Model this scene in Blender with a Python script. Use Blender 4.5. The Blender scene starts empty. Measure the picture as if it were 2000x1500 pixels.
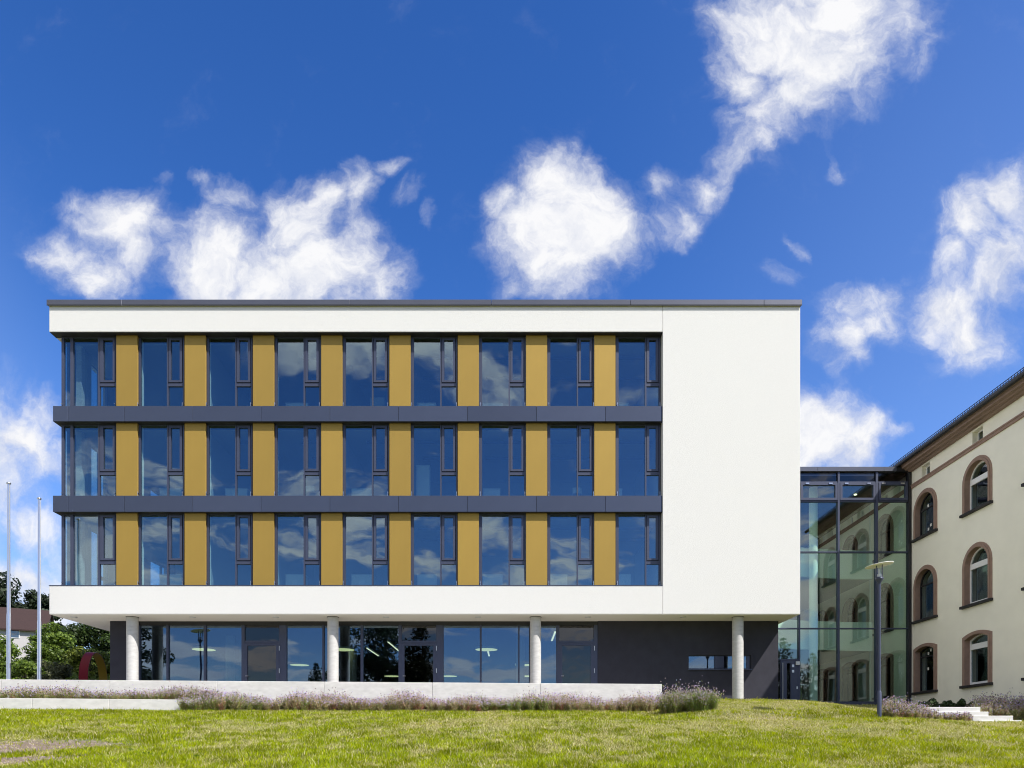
import bpy, math, random
import numpy as np
from mathutils import Vector, Matrix, geometry
random.seed(7); rng = np.random.default_rng(7)
SC = bpy.context.scene
COL = SC.collection
PI = math.pi
FPX = 4000/3.0            # focal length in photo pixels (24 mm on 36 mm, 2000 px)
CX, HY = 1000.0, 1457.0   # vanishing point of the photo

# ------------------------------------------------------------------ camera
cam_d = bpy.data.cameras.new('camera'); cam = bpy.data.objects.new('camera', cam_d); COL.objects.link(cam)
cam.location = (0, 0, 0); cam.rotation_euler = (PI/2, 0, 0)
cam_d.lens = 24; cam_d.sensor_width = 36; cam_d.shift_y = (HY-750)/2000
cam_d.clip_start = 0.1; cam_d.clip_end = 3000
SC.camera = cam

# ------------------------------------------------------------------ light and exposure
SUN = Vector((101, -70.6, 152)).normalized()      # direction towards the sun
SUN_EL = math.asin(SUN.z); SUN_ROT = math.atan2(SUN.x, SUN.y)
sd = bpy.data.lights.new('sun', 'SUN'); sd.energy = 2.5; sd.angle = math.radians(0.5); sd.color = (1.0, .955, .88)
sun = bpy.data.objects.new('sun', sd); COL.objects.link(sun)
sun.rotation_euler = SUN.to_track_quat('Z', 'Y').to_euler()
vs = SC.view_settings
vs.view_transform = 'Standard'; vs.look = 'None'; vs.gamma = 1; vs.use_curve_mapping = False
vs.exposure = 1.5
cy = SC.cycles
cy.use_denoising = True; cy.filter_width = 1.05; cy.max_bounces = 9; cy.diffuse_bounces = 4; cy.glossy_bounces = 4
cy.transmission_bounces = 4; cy.transparent_max_bounces = 16; cy.caustics_reflective = False; cy.caustics_refractive = False
cy.sample_clamp_indirect = 4

# ------------------------------------------------------------------ node helpers
class NT:
    def __init__(s, nt): s.nt = nt; s.N = nt.nodes; s.L = nt.links
    def node(s, t, **kw):
        n = s.N.new(t)
        for k, v in kw.items(): setattr(n, k, v)
        return n
    def link(s, a, b): s.L.new(a, b)
    def put(s, sock, v):
        if hasattr(v, 'is_output') or isinstance(v, bpy.types.NodeSocket): s.L.new(v, sock)
        else: sock.default_value = v
    def math(s, op, a, b=None, c=None, clamp=False):
        n = s.node('ShaderNodeMath', operation=op, use_clamp=clamp)
        s.put(n.inputs[0], a)
        if b is not None: s.put(n.inputs[1], b)
        if c is not None: s.put(n.inputs[2], c)
        return n.outputs[0]
    def vmath(s, op, a, b=None, scale=None):
        n = s.node('ShaderNodeVectorMath', operation=op)
        s.put(n.inputs[0], a)
        if b is not None: s.put(n.inputs[1], b)
        if scale is not None: s.put(n.inputs['Scale'], scale)
        return n.outputs['Value'] if op in ('LENGTH', 'DOT_PRODUCT', 'DISTANCE') else n.outputs[0]
    def noise(s, vec, scale, detail=6, rough=.55, lac=2.0, out='Fac', dist=0.0):
        n = s.node('ShaderNodeTexNoise'); n.noise_dimensions = '3D'
        if vec is not None: s.put(n.inputs['Vector'], vec)
        n.inputs['Scale'].default_value = scale; n.inputs['Detail'].default_value = detail
        n.inputs['Roughness'].default_value = rough; n.inputs['Lacunarity'].default_value = lac
        n.inputs['Distortion'].default_value = dist
        return n.outputs[out] if out in n.outputs else n.outputs[0]
    def mr(s, v, a, b, c=0.0, d=1.0, smooth=False):
        n = s.node('ShaderNodeMapRange'); n.clamp = True
        if smooth: n.interpolation_type = 'SMOOTHSTEP'
        s.put(n.inputs[0], v)
        for i, x in enumerate((a, b, c, d)): s.put(n.inputs[i+1], x)
        return n.outputs[0]
    def mix(s, fac, a, b, mode='MIX'):
        n = s.node('ShaderNodeMix', data_type='RGBA', blend_type=mode)
        s.put(n.inputs[0], fac); s.put(n.inputs[6], a); s.put(n.inputs[7], b)
        return n.outputs[2]
def c4(c): return (c[0], c[1], c[2], 1.0)

# ------------------------------------------------------------------ sky with cumulus clouds
def build_world():
    w = bpy.data.worlds.new('World'); SC.world = w; w.use_nodes = True
    t = NT(w.node_tree); t.N.clear()
    out = t.node('ShaderNodeOutputWorld'); bg = t.node('ShaderNodeBackground'); t.link(bg.outputs[0], out.inputs[0])
    sky = t.node('ShaderNodeTexSky', sky_type='NISHITA'); sky.sun_disc = False
    sky.sun_elevation = SUN_EL; sky.sun_rotation = SUN_ROT; sky.altitude = 300; sky.air_density = 1.0; sky.dust_density = .3; sky.ozone_density = 2.5
    hs = t.node('ShaderNodeHueSaturation'); hs.inputs['Saturation'].default_value = SKY_SAT; hs.inputs['Hue'].default_value = SKY_HUE; hs.inputs['Value'].default_value = SKY_VAL
    t.link(sky.outputs[0], hs.inputs['Color'])
    d = t.node('ShaderNodeTexCoord').outputs['Generated']
    sx = t.node('ShaderNodeSeparateXYZ'); t.link(d, sx.inputs[0]); X, Y, Z = sx.outputs
    # flat cloud-layer coordinates for the northern half of the sky
    yy = t.math('MAXIMUM', Y, .08)
    u = t.math('DIVIDE', X, yy); v = t.math('DIVIDE', Z, yy)
    cb = t.node('ShaderNodeCombineXYZ'); t.link(u, cb.inputs[0]); t.link(v, cb.inputs[1]); P = cb.outputs[0]
    # billows: warp then fractal noise
    w1 = t.noise(P, 5.0, 3, .5, out='Color'); w1 = t.vmath('SUBTRACT', w1, (.5, .5, .5)); w1 = t.vmath('SCALE', w1, scale=.13)
    w2 = t.noise(P, 17.0, 4, .6, out='Color'); w2 = t.vmath('SUBTRACT', w2, (.5, .5, .5)); w2 = t.vmath('SCALE', w2, scale=.05)
    PW = t.vmath('ADD', t.vmath('ADD', P, w1), w2)
    blobs = [  # x, y, rx, ry (in photo pixels, turned into directions), weight
        (430,520,110,85,1.15),(560,530,150,90,1.15),(660,520,110,95,.95),(600,430,75,75,1.0),(560,400,50,45,.9),(450,375,60,32,.72),(395,350,45,22,.62),
        (430,440,60,50,.72),(690,360,38,55,.85),(740,320,38,22,.66),(800,370,40,32,.55),(845,425,22,32,.5),(640,380,40,45,.75),(720,450,50,70,.75),(750,540,35,60,.85),
        (240,430,95,62,1.05),(165,395,65,34,.74),(255,490,55,55,.85),(120,500,70,50,.82),(190,550,95,55,.76),(310,350,20,28,.48),
        (1110,400,95,90,1.25),(1120,470,75,70,1.6),(1170,460,85,85,1.2),(1050,450,75,65,1.2),(985,425,32,38,1.0),(1100,520,100,55,1.1),(1060,575,75,28,.75),(1000,570,40,30,.6),
        (1290,350,45,48,.70),(1340,410,40,55,.68),(1300,440,40,40,.6),(1390,355,55,38,.72),(1440,300,55,30,.66),(1460,260,45,50,.72),(1500,270,35,45,.62),(1420,330,40,26,.6),
        (1480,60,90,90,1.1),(1560,80,110,100,1.15),(1630,110,110,95,1.15),(1560,170,110,60,1.1),(1440,155,55,48,1.05),(1490,220,70,45,.85),(1650,0,110,80,1.15),(1740,70,80,75,.75),(1790,110,45,60,.55),(1720,30,60,60,.85),(1560,-60,150,90,1.1),(1620,290,16,38,.5),
        (1920,440,70,80,1.05),(1985,400,60,60,1.05),(1950,530,70,80,1.0),(1860,590,95,58,.98),(1900,645,70,70,1.02),(1960,640,50,60,.7),(2080,420,90,120,1.0),(1860,510,50,50,.72),
        (1650,580,70,42,.80),(1725,580,48,60,.80),(1690,625,70,50,.76),(1640,655,65,42,.74),(1655,705,44,38,.72),(1600,620,30,50,.5),
        (1600,850,100,75,1.15),(1660,860,70,62,1.1),(1560,830,80,60,1.1),(1740,868,45,16,.62),
        (30,850,80,55,.88),(80,800,60,45,.66),(90,890,60,45,.8),(-60,880,120,120,.9),(60,1010,110,60,.8),(30,1130,150,55,1.05),(130,1190,90,45,.9),(-20,960,80,60,.72),(200,880,160,70,.8),(180,1080,160,60,.7),(1545,470,12,24,.42),(1520,530,45,26,.42)]
    acc = None
    for bx, by, rx, ry, wt in blobs:
        c = ((bx-CX)/FPX, (HY-by)/FPX, 0); r = (rx/FPX*1.22, ry/FPX*1.22, 1.0)
        q = t.vmath('SUBTRACT', PW, c); q = t.vmath('DIVIDE', q, r); l = t.vmath('DOT_PRODUCT', q, q)
        e = t.math('MULTIPLY', t.math('EXPONENT', t.math('MULTIPLY', l, -1.1)), wt)
        if acc is None: acc = e
        else:
            acc = t.math('SMOOTH_MAX', acc, e, .25)
    front = t.mr(Y, .30, .42)
    acc = t.math('MULTIPLY', acc, front)
    # scattered cumulus over the rest of the sky, in cloud-layer coordinates
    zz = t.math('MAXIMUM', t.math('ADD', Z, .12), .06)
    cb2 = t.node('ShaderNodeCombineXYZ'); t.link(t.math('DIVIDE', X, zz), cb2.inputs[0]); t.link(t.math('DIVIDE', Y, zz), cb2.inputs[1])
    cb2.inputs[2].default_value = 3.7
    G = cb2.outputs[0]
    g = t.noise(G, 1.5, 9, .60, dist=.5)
    up = t.mr(Z, .50, .80, 0, .10); lf = t.math('MULTIPLY', t.mr(X, -.75, -.45, .16, 0), t.mr(Z, .15, .6, 1, .3))  # extra unseen cloud overhead and at left, added to light the cream wall
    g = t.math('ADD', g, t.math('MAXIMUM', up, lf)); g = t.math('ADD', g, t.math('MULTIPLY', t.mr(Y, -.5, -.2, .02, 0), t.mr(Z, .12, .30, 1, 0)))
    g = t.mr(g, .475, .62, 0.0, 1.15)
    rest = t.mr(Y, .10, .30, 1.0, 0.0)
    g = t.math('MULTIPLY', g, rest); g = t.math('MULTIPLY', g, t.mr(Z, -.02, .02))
    # fine erosion
    f1 = t.noise(PW, 9.0, 10, .62, 2.1)
    f2 = t.noise(t.vmath('MULTIPLY', PW, (1.0, .75, 1.0)), 30.0, 8, .62, dist=.1)
    er = t.math('ADD', t.math('MULTIPLY', t.math('SUBTRACT', f1, .5), 1.40), t.math('MULTIPLY', t.math('SUBTRACT', f2, .5), .55))
    dens = t.math('ADD', acc, er)
    dens = t.math('MULTIPLY', dens, t.mr(acc, .10, .34, 0, 1))
    alpha = t.mr(dens, .20, 1.12, smooth=True)
    thin = t.mr(dens, .12, .6, 0, .22, smooth=True)
    alpha = t.math('MAXIMUM', alpha, thin)
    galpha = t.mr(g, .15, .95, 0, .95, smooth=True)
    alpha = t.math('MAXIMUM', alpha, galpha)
    # relief: compare density towards the sun
    f3 = t.noise(t.vmath('ADD', PW, (.028, .035, 0)), 9.0, 10, .62, 2.1)
    rel = t.math('SUBTRACT', f1, f3)
    lit = t.math('ADD', t.mr(dens, .30, 1.25, .40, .92), t.math('MULTIPLY', rel, 2.0), clamp=True)
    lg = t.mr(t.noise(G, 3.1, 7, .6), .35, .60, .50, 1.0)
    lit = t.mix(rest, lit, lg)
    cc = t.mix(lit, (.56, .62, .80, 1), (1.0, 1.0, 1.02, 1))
    cn = t.node('ShaderNodeVectorMath', operation='SCALE'); t.link(cc, cn.inputs[0]); t.link(t.math('MULTIPLY', t.math('ADD', t.math('MULTIPLY', rest, .12), 1.0), CLOUD_V), cn.inputs['Scale'])  # out-of-view clouds brightened to throw more light on the cream wall
    # pale veil towards the lower left
    veil = t.mr(t.math('ADD', u, t.math('MULTIPLY', v, .45)), -.75, -.30, .30, 0.0, smooth=True)
    veil = t.math('MULTIPLY', veil, front)
    lowv = t.math('MULTIPLY', t.mr(Z, .0, .30, .42, 0, smooth=True), t.mr(Y, -.2, .4, .08, 1.0))
    veil = t.math('MAXIMUM', veil, lowv)
    veil = t.math('ADD', veil, t.math('MULTIPLY', t.math('MULTIPLY', t.mr(u, .05, .8, 0, .16, smooth=True), front), t.mr(v, 1.2, .5, .35, 1.0)))
    hb = t.node('ShaderNodeVectorMath', operation='SCALE'); t.link(hs.outputs[0], hb.inputs[0]); t.link(t.math('MULTIPLY', t.mr(Y, -.35, .25, .68, 1.0), t.mr(Z, .35, .80, 1.02, .84)), hb.inputs['Scale'])
    sk = t.mix(veil, hb.outputs[0], (.50*CLOUD_V, .66*CLOUD_V, .97*CLOUD_V, 1))
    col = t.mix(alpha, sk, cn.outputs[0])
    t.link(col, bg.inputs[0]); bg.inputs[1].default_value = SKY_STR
    w.cycles.sampling_method = 'MANUAL'; w.cycles.sample_map_resolution = 1024
SKY_STR = .10; SKY_SAT = 1.33; SKY_HUE = .515; SKY_VAL = .74
CLOUD_V = 3.4
build_world()

# ------------------------------------------------------------------ materials
MATS = {}
def mat(name, col, rough=.6, metal=0.0, spec=.5, var=0.0, vscale=3.0, bump=0.0, bscale=40.0, col2=None, stretch=None, attr=None, trans=0.0, obvar=0.0, coat=0.0):
    m = bpy.data.materials.new(name); m.use_nodes = True; t = NT(m.node_tree)
    b = t.N['Principled BSDF']; MATS[name] = m
    b.inputs['Roughness'].default_value = rough; b.inputs['Metallic'].default_value = metal
    b.inputs['Specular IOR Level'].default_value = spec
    if coat: b.inputs['Coat Weight'].default_value = coat
    tc = t.node('ShaderNodeTexCoord').outputs['Object']
    if stretch:
        mp = t.node('ShaderNodeMapping'); mp.inputs['Scale'].default_value = stretch; t.link(tc, mp.inputs[0]); tc = mp.outputs[0]
    cs = None
    if attr:
        a = t.node('ShaderNodeAttribute'); a.attribute_name = attr; cs = a.outputs['Color']
    if var or col2:
        n = t.noise(tc, vscale, 6, .6)
        f = t.mr(n, .3, .7)
        lo = c4(col2) if col2 else c4([c*(1-var) for c in col]); hi = c4(col) if col2 else c4([min(1, c*(1+var)) for c in col])
        cv = t.mix(f, lo, hi)
        cs = cv if cs is None else t.mix(1.0, cs, cv, 'MULTIPLY')
    if obvar:
        oi = t.node('ShaderNodeObjectInfo'); base = cs if cs is not None else c4(col)
        cs = t.mix(t.math('MULTIPLY', oi.outputs['Random'], obvar), base, (0, 0, 0, 1))
    if cs is None: b.inputs['Base Color'].default_value = c4(col)
    else: t.link(cs, b.inputs['Base Color'])
    if bump:
        bn = t.node('ShaderNodeBump'); bn.inputs['Strength'].default_value = bump; bn.inputs['Distance'].default_value = .01
        t.link(t.noise(tc, bscale, 4, .6), bn.inputs['Height']); t.link(bn.outputs[0], b.inputs['Normal'])
    if trans:
        tr = t.node('ShaderNodeBsdfTranslucent'); ms = t.node('ShaderNodeMixShader'); ms.inputs[0].default_value = trans
        if cs is not None: t.link(cs, tr.inputs[0])
        else: tr.inputs[0].default_value = c4(col)
        o = t.N['Material Output']; t.link(b.outputs[0], ms.inputs[1]); t.link(tr.outputs[0], ms.inputs[2]); t.link(ms.outputs[0], o.inputs[0])
    return m
def glass(name, tint, f0, rough=0.0, wave=.02, wscale=1.2, refl=(1, 1, 1)):
    m = bpy.data.materials.new(name); m.use_nodes = True; t = NT(m.node_tree); t.N.clear(); MATS[name] = m
    o = t.node('ShaderNodeOutputMaterial'); tr = t.node('ShaderNodeBsdfTransparent'); tr.inputs[0].default_value = c4(tint)
    gl = t.node('ShaderNodeBsdfGlossy'); gl.inputs['Color'].default_value = c4(refl); gl.inputs['Roughness'].default_value = rough
    lw = t.node('ShaderNodeLayerWeight'); lw.inputs[0].default_value = .5
    p5 = t.math('POWER', lw.outputs['Facing'], 5.0)
    fac = t.math('ADD', t.math('MULTIPLY', p5, 1-f0), f0, clamp=True)
    tc = t.node('ShaderNodeTexCoord').outputs['Object']
    oi = t.node('ShaderNodeObjectInfo')
    ad = t.vmath('ADD', tc, t.vmath('SCALE', oi.outputs['Location'], scale=1.0))
    bn = t.node('ShaderNodeBump'); bn.inputs['Strength'].default_value = 1.0; bn.inputs['Distance'].default_value = wave
    t.link(t.noise(ad, wscale, 1.5, .4), bn.inputs['Height']); t.link(bn.outputs[0], gl.inputs['Normal'])
    ms = t.node('ShaderNodeMixShader'); t.link(fac, ms.inputs[0]); t.link(tr.outputs[0], ms.inputs[1]); t.link(gl.outputs[0], ms.inputs[2]); t.link(ms.outputs[0], o.inputs[0])
    return m
def emit(name, col, s):
    m = bpy.data.materials.new(name); m.use_nodes = True; t = NT(m.node_tree); MATS[name] = m
    b = t.N['Principled BSDF']; b.inputs['Base Color'].default_value = c4(col); b.inputs['Emission Color'].default_value = c4(col); b.inputs['Emission Strength'].default_value = s
    return m
mat('white_render', (.70, .695, .69), .88, var=.014, vscale=14, bump=.9, bscale=45)
mat('dark_render', (.040, .040, .054), .9, var=.12, vscale=2.2, bump=.6, bscale=50, spec=.3)
mat('soffit_white', (.80, .78, .73), .85, var=.02, vscale=.8)
mat('gold_metal', (.385, .252, .056), .58, metal=.30, spec=.35, var=.08, vscale=.5, stretch=(1, 1, .35), obvar=.12)
mat('anthracite', (.048, .058, .105), .45, metal=.2, var=.06, vscale=1.5, spec=.6)
mat('spandrel_metal', (.066, .082, .135), .40, metal=.45, var=.05, vscale=.7, obvar=.16)
mat('cap_metal', (.12, .125, .155), .38, metal=.6, var=.06, vscale=1.0)
mat('black_metal', (.018, .018, .022), .5)
mat('steel', (.62, .63, .65), .3, metal=1.0)
mat('pole_metal', (.55, .58, .66), .28, metal=.9, var=.05)
mat('concrete', (.60, .59, .58), .85, var=.10, vscale=3.0, bump=.5, bscale=25, stretch=(1, 1, 2.5))
mat('column_concrete', (.50, .495, .49), .75, var=.12, vscale=4.0, bump=.3, bscale=30, stretch=(1, 1, 3.0))
mat('paving', (.36, .34, .31), .9, var=.15, vscale=2)
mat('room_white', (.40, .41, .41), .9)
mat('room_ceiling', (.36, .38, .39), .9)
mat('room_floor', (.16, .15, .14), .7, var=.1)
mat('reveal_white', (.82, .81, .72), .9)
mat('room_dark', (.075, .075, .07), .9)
mat('furniture_white', (.72, .74, .72), .6)
mat('chair_shell', (.70, .74, .72), .5)
mat('cream_render', (.92, .885, .755), .9, var=.03, vscale=1.5, bump=.3, bscale=40)
mat('sandstone', (.30, .200, .155), .85, var=.12, vscale=5, bump=.3, bscale=40)
mat('cornice_paint', (.25, .17, .135), .7, var=.08, vscale=4)
mat('sill_dark', (.022, .02, .022), .7)
mat('white_frame', (.80, .80, .80), .4)
mat('slate', (.030, .030, .035), .7, var=.3, vscale=8)
mat('gallery_white', (.82, .84, .80), .8)
mat('brown_tile', (.030, .013, .012), .85, var=.25, vscale=6, bump=.6, bscale=30)
mat('house_wall', (.46, .44, .45), .9, var=.04)
mat('red_paint', (.15, .002, .010), .5, spec=.2, var=.05)
mat('yellow_paint', (.17, .115, .008), .5, spec=.2, var=.05)
mat('bark', (.10, .075, .055), .95, var=.3, vscale=6, bump=.6)
mat('leaf', (1, 1, 1), .55, attr='tint', trans=.35, spec=.35)
mat('grass_blade', (1, 1, 1), .6, attr='tint', trans=.42, spec=.15)
mat('flower_leaf', (1, 1, 1), .7, attr='tint', trans=.25)
mat('soil', (.17, .13, .105), .95, col2=(.075, .06, .045), vscale=5, bump=.8, bscale=12)
mat('stone_chip', (.27, .22, .18), .9, obvar=.3)
mat('paper', (.8, .8, .76), .8)
glass('window_glass', (.74, .86, .88), .18, wave=.006, wscale=.9, refl=(.80, .92, 1))
glass('ground_glass', (.60, .70, .70), .17, wave=.004, wscale=.6, refl=(.60, .76, 1))
glass('link_glass', (.86, .97, .91), .12, wave=.006, wscale=.5)
glass('dark_door_glass', (.42, .44, .48), .06, wave=.004)
glass('old_window_glass', (.70, .78, .80), .07, wave=.01)
glass('far_glass', (.5, .55, .6), .12)
glass('lamp_glass', (.93, .95, .96), .05, wave=0)
emit('lamp_warm', (.9, .85, .42), .55)
emit('lamp_tube', (1.0, .93, .66), .75)

# ------------------------------------------------------------------ mesh and object helpers
class MB:
    def __init__(s): s.v = []; s.f = []; s.m = []; s.mi = 0; s.smooth = False; s.sm = []
    def add(s, vs, fs):
        b = len(s.v); s.v += [tuple(p) for p in vs]
        for f in fs: s.f.append(tuple(b+i for i in f)); s.m.append(s.mi); s.sm.append(s.smooth)
        return s
    def box(s, x0, x1, y0, y1, z0, z1):
        if x0 > x1: x0, x1 = x1, x0
        if y0 > y1: y0, y1 = y1, y0
        if z0 > z1: z0, z1 = z1, z0
        return s.add([(x0,y0,z0),(x1,y0,z0),(x1,y1,z0),(x0,y1,z0),(x0,y0,z1),(x1,y0,z1),(x1,y1,z1),(x0,y1,z1)],
              [(0,3,2,1),(4,5,6,7),(0,1,5,4),(1,2,6,5),(2,3,7,6),(3,0,4,7)])
    def tube(s, pts, radii, n=12, cap=True):
        sm = s.smooth; s.smooth = True
        rings = []; prev = None
        for i, p in enumerate(pts):
            p = Vector(p)
            a = Vector(pts[max(i-1, 0)]); c = Vector(pts[min(i+1, len(pts)-1)]); d = (c-a).normalized()
            ref = Vector((0, 0, 1)) if abs(d.z) < .9 else Vector((1, 0, 0))
            e1 = d.cross(ref).normalized(); e2 = d.cross(e1).normalized()
            rings.append([p + (e1*math.cos(2*PI*k/n) + e2*math.sin(2*PI*k/n))*radii[i] for k in range(n)])
        vs = [q for r in rings for q in r]; fs = []
        for i in range(len(rings)-1):
            for k in range(n):
                a = i*n+k; b = i*n+(k+1) % n
                fs.append((a, b, b+n, a+n))
        s.add(vs, fs)
        s.smooth = False
        if cap: s.add(rings[0], [tuple(range(n))[::1]]); s.add(rings[-1], [tuple(range(n))[::-1]])
        s.smooth = sm
        return s
    def lathe(s, c, prof, n=24, smooth=True):
        vs = []; fs = []; sm = s.smooth; s.smooth = smooth
        for r, z in prof:
            for k in range(n): vs.append((c[0]+r*math.cos(2*PI*k/n), c[1]+r*math.sin(2*PI*k/n), c[2]+z))
        for i in range(len(prof)-1):
            for k in range(n):
                a = i*n+k; b = i*n+(k+1) % n; fs.append((a, b, b+n, a+n))
        s.add(vs, fs); s.smooth = sm; return s
    def prism(s, pts, y0, y1, axis='y'):
        n = len(pts)
        if axis == 'y': vs = [(x, y0, z) for x, z in pts] + [(x, y1, z) for x, z in pts]
        elif axis == 'x': vs = [(y0, y, z) for y, z in pts] + [(y1, y, z) for y, z in pts]
        else: vs = [(x, y, y0) for x, y in pts] + [(x, y, y1) for x, y in pts]
        fs = [tuple(range(n)), tuple(range(2*n-1, n-1, -1))] + [(i, i+n, (i+1) % n+n, (i+1) % n) for i in range(n)]
        return s.add(vs, fs)
WORLD = {}
def mkmesh(name, mb, mats):
    me = bpy.data.meshes.new(name); me.from_pydata(mb.v, [], mb.f)
    if not isinstance(mats, (list, tuple)): mats = [mats]
    for m in mats: me.materials.append(MATS[m])
    if len(mats) > 1: me.polygons.foreach_set('material_index', mb.m)
    if any(mb.sm): me.polygons.foreach_set('use_smooth', mb.sm)
    me.validate(); me.update()
    import bmesh
    bm = bmesh.new(); bm.from_mesh(me); bmesh.ops.recalc_face_normals(bm, faces=bm.faces); bm.to_mesh(me); bm.free()
    return me
def place(name, me, parent=None, origin=(0, 0, 0), rotz=0.0):
    o = bpy.data.objects.new(name, me); COL.objects.link(o)
    o['_w'] = 0; del o['_w']
    po = WORLD[parent.name] if parent else Vector((0, 0, 0))
    if parent: o.parent = parent
    o.location = Vector(origin)-po; WORLD[o.name] = Vector(origin)
    if rotz: o.rotation_euler = (0, 0, rotz)
    return o
def obj(name, mb, mats, parent=None, origin=(0, 0, 0), bevel=0.0, **kw):
    """mesh given in world coordinates; origin moves the pivot only"""
    og = Vector(origin)
    if og.length: 
        mb2 = MB(); mb2.v = [(p[0]-og.x, p[1]-og.y, p[2]-og.z) for p in mb.v]; mb2.f = mb.f; mb2.m = mb.m; mb2.sm = mb.sm; mb = mb2
    o = place(name, mkmesh(name, mb, mats), parent, origin)
    if bevel:
        b = o.modifiers.new('edge', 'BEVEL'); b.width = bevel; b.segments = 1; b.limit_method = 'ANGLE'
    for k, v in kw.items(): o[k] = v
    return o
def thing(name, loc, label, cat, group=None):
    o = bpy.data.objects.new(name, None); COL.objects.link(o); o.location = loc; WORLD[o.name] = Vector(loc)
    o.empty_display_size = .2
    o['label'] = label; o['category'] = cat
    if group: o['group'] = group
    return o
def tag(o, label, cat, group=None):
    o['label'] = label; o['category'] = cat
    if group: o['group'] = group
    return o
def PX(px, d): return (px-CX)*d/FPX
def PZ(py, d): return (HY-py)*d/FPX
ORD = ['first', 'second', 'third', 'fourth', 'fifth', 'sixth', 'seventh', 'eighth', 'ninth', 'tenth']

# ------------------------------------------------------------------ terrain
def sstep(a, b, x):
    t = np.clip((np.asarray(x, float)-a)/(b-a), 0, 1); return t*t*(3-2*t)
def ground_h(x, y):
    x = np.asarray(x, float); y = np.asarray(y, float)
    s = np.interp(x, [-20, 3, 7, 11, 13.8], [1.16, .93, .83, .80, .66])       # lawn edge height at y ~ 20.7
    ye = np.interp(x, [-20, 3, 7, 11], [21.5, 20.9, 20.5, 19.7])
    near = np.where(y < ye, -1.6 + (s+1.6)*y/ye, s)
    near = np.where(y < 0, -1.6 + .012*y, near)
    L = np.interp(y, [0, 21.5, 23.0, 26, 45], [0, 0, .25, .45, .5])
    R = np.interp(y, [0, 19.7, 22, 24, 27.5, 31, 45], [0, 0, .44, .70, 1.04, 1.12, 1.12])
    R2 = np.interp(y, [0, 22.3, 24, 27.5, 31, 45], [0, 0, .55, .96, 1.12, 1.12]); k2 = sstep(10.9, 12.2, x); R = R*(1-k2)+R2*k2
    k = sstep(4.3, 6.6, x)
    h = near + L*(1-k) + R*k
    # slight undulation
    h = h + .05*np.sin(x*.55+1.0)*np.sin(y*.5) * sstep(3, 8, y)*(1-sstep(17, 20, y)) + .02*np.sin(x*1.9+y*1.3)*sstep(3, 8, y)*(1-sstep(18, 20, y))
    far = 1.6 + 7.6*sstep(44, 78, y)*(1-.55*sstep(-30, 40, x)) + 5*sstep(80, 150, y) - 4*sstep(150, 600, y)
    kk = sstep(40, 50, y)
    h = h*(1-kk) + far*kk
    out = sstep(45, 90, np.abs(x))*(1-sstep(40, 60, y))
    return h*(1-out) + out*np.where(y < 0, -1.6, 0)
def gh(x, y): return float(ground_h(x, y))
def build_ground():
    def axis(a, b, near0, near1, st):
        l = list(np.arange(near0, near1+1e-6, st)); x = near0; s = st
        while x > a: s *= 1.22; x -= s; l.insert(0, max(x, a))
        x = near1; s = st
        while x < b: s *= 1.22; x += s; l.append(min(x, b))
        return np.unique(np.array(l))
    xs = axis(-900, 900, -22, 22, .4); ys = axis(-700, 1400, 2, 34, .4)
    XX, YY = np.meshgrid(xs, ys); ZZ = ground_h(XX, YY)
    # earth stays below the terrace and the floors of the buildings
    nx, ny = len(xs), len(ys)
    vs = np.stack([XX.ravel(), YY.ravel(), ZZ.ravel()], 1)
    mb = MB(); mb.v = [tuple(p) for p in vs]
    for j in range(ny-1):
        for i in range(nx-1):
            a = j*nx+i; mb.f.append((a, a+1, a+nx+1, a+nx)); mb.m.append(0); mb.sm.append(True)
    o = obj('ground', mb, 'lawn_soil', kind='structure'); return o
def soil_mask(x, y):
    """bare earth patch at the left of the lawn: 0..1 how bare"""
    r = ((x+10.5)/3.4)**2 + ((y-12.6-.07*(x+10.5))/1.0)**2
    r2 = ((x+8.4)/1.9)**2 + ((y-11.0)/.55)**2
    return np.clip(1.35-np.minimum(r, r2), 0, 1)
m = mat('lawn_soil', (.085, .11, .022), .95, bump=.8, bscale=8)
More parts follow.
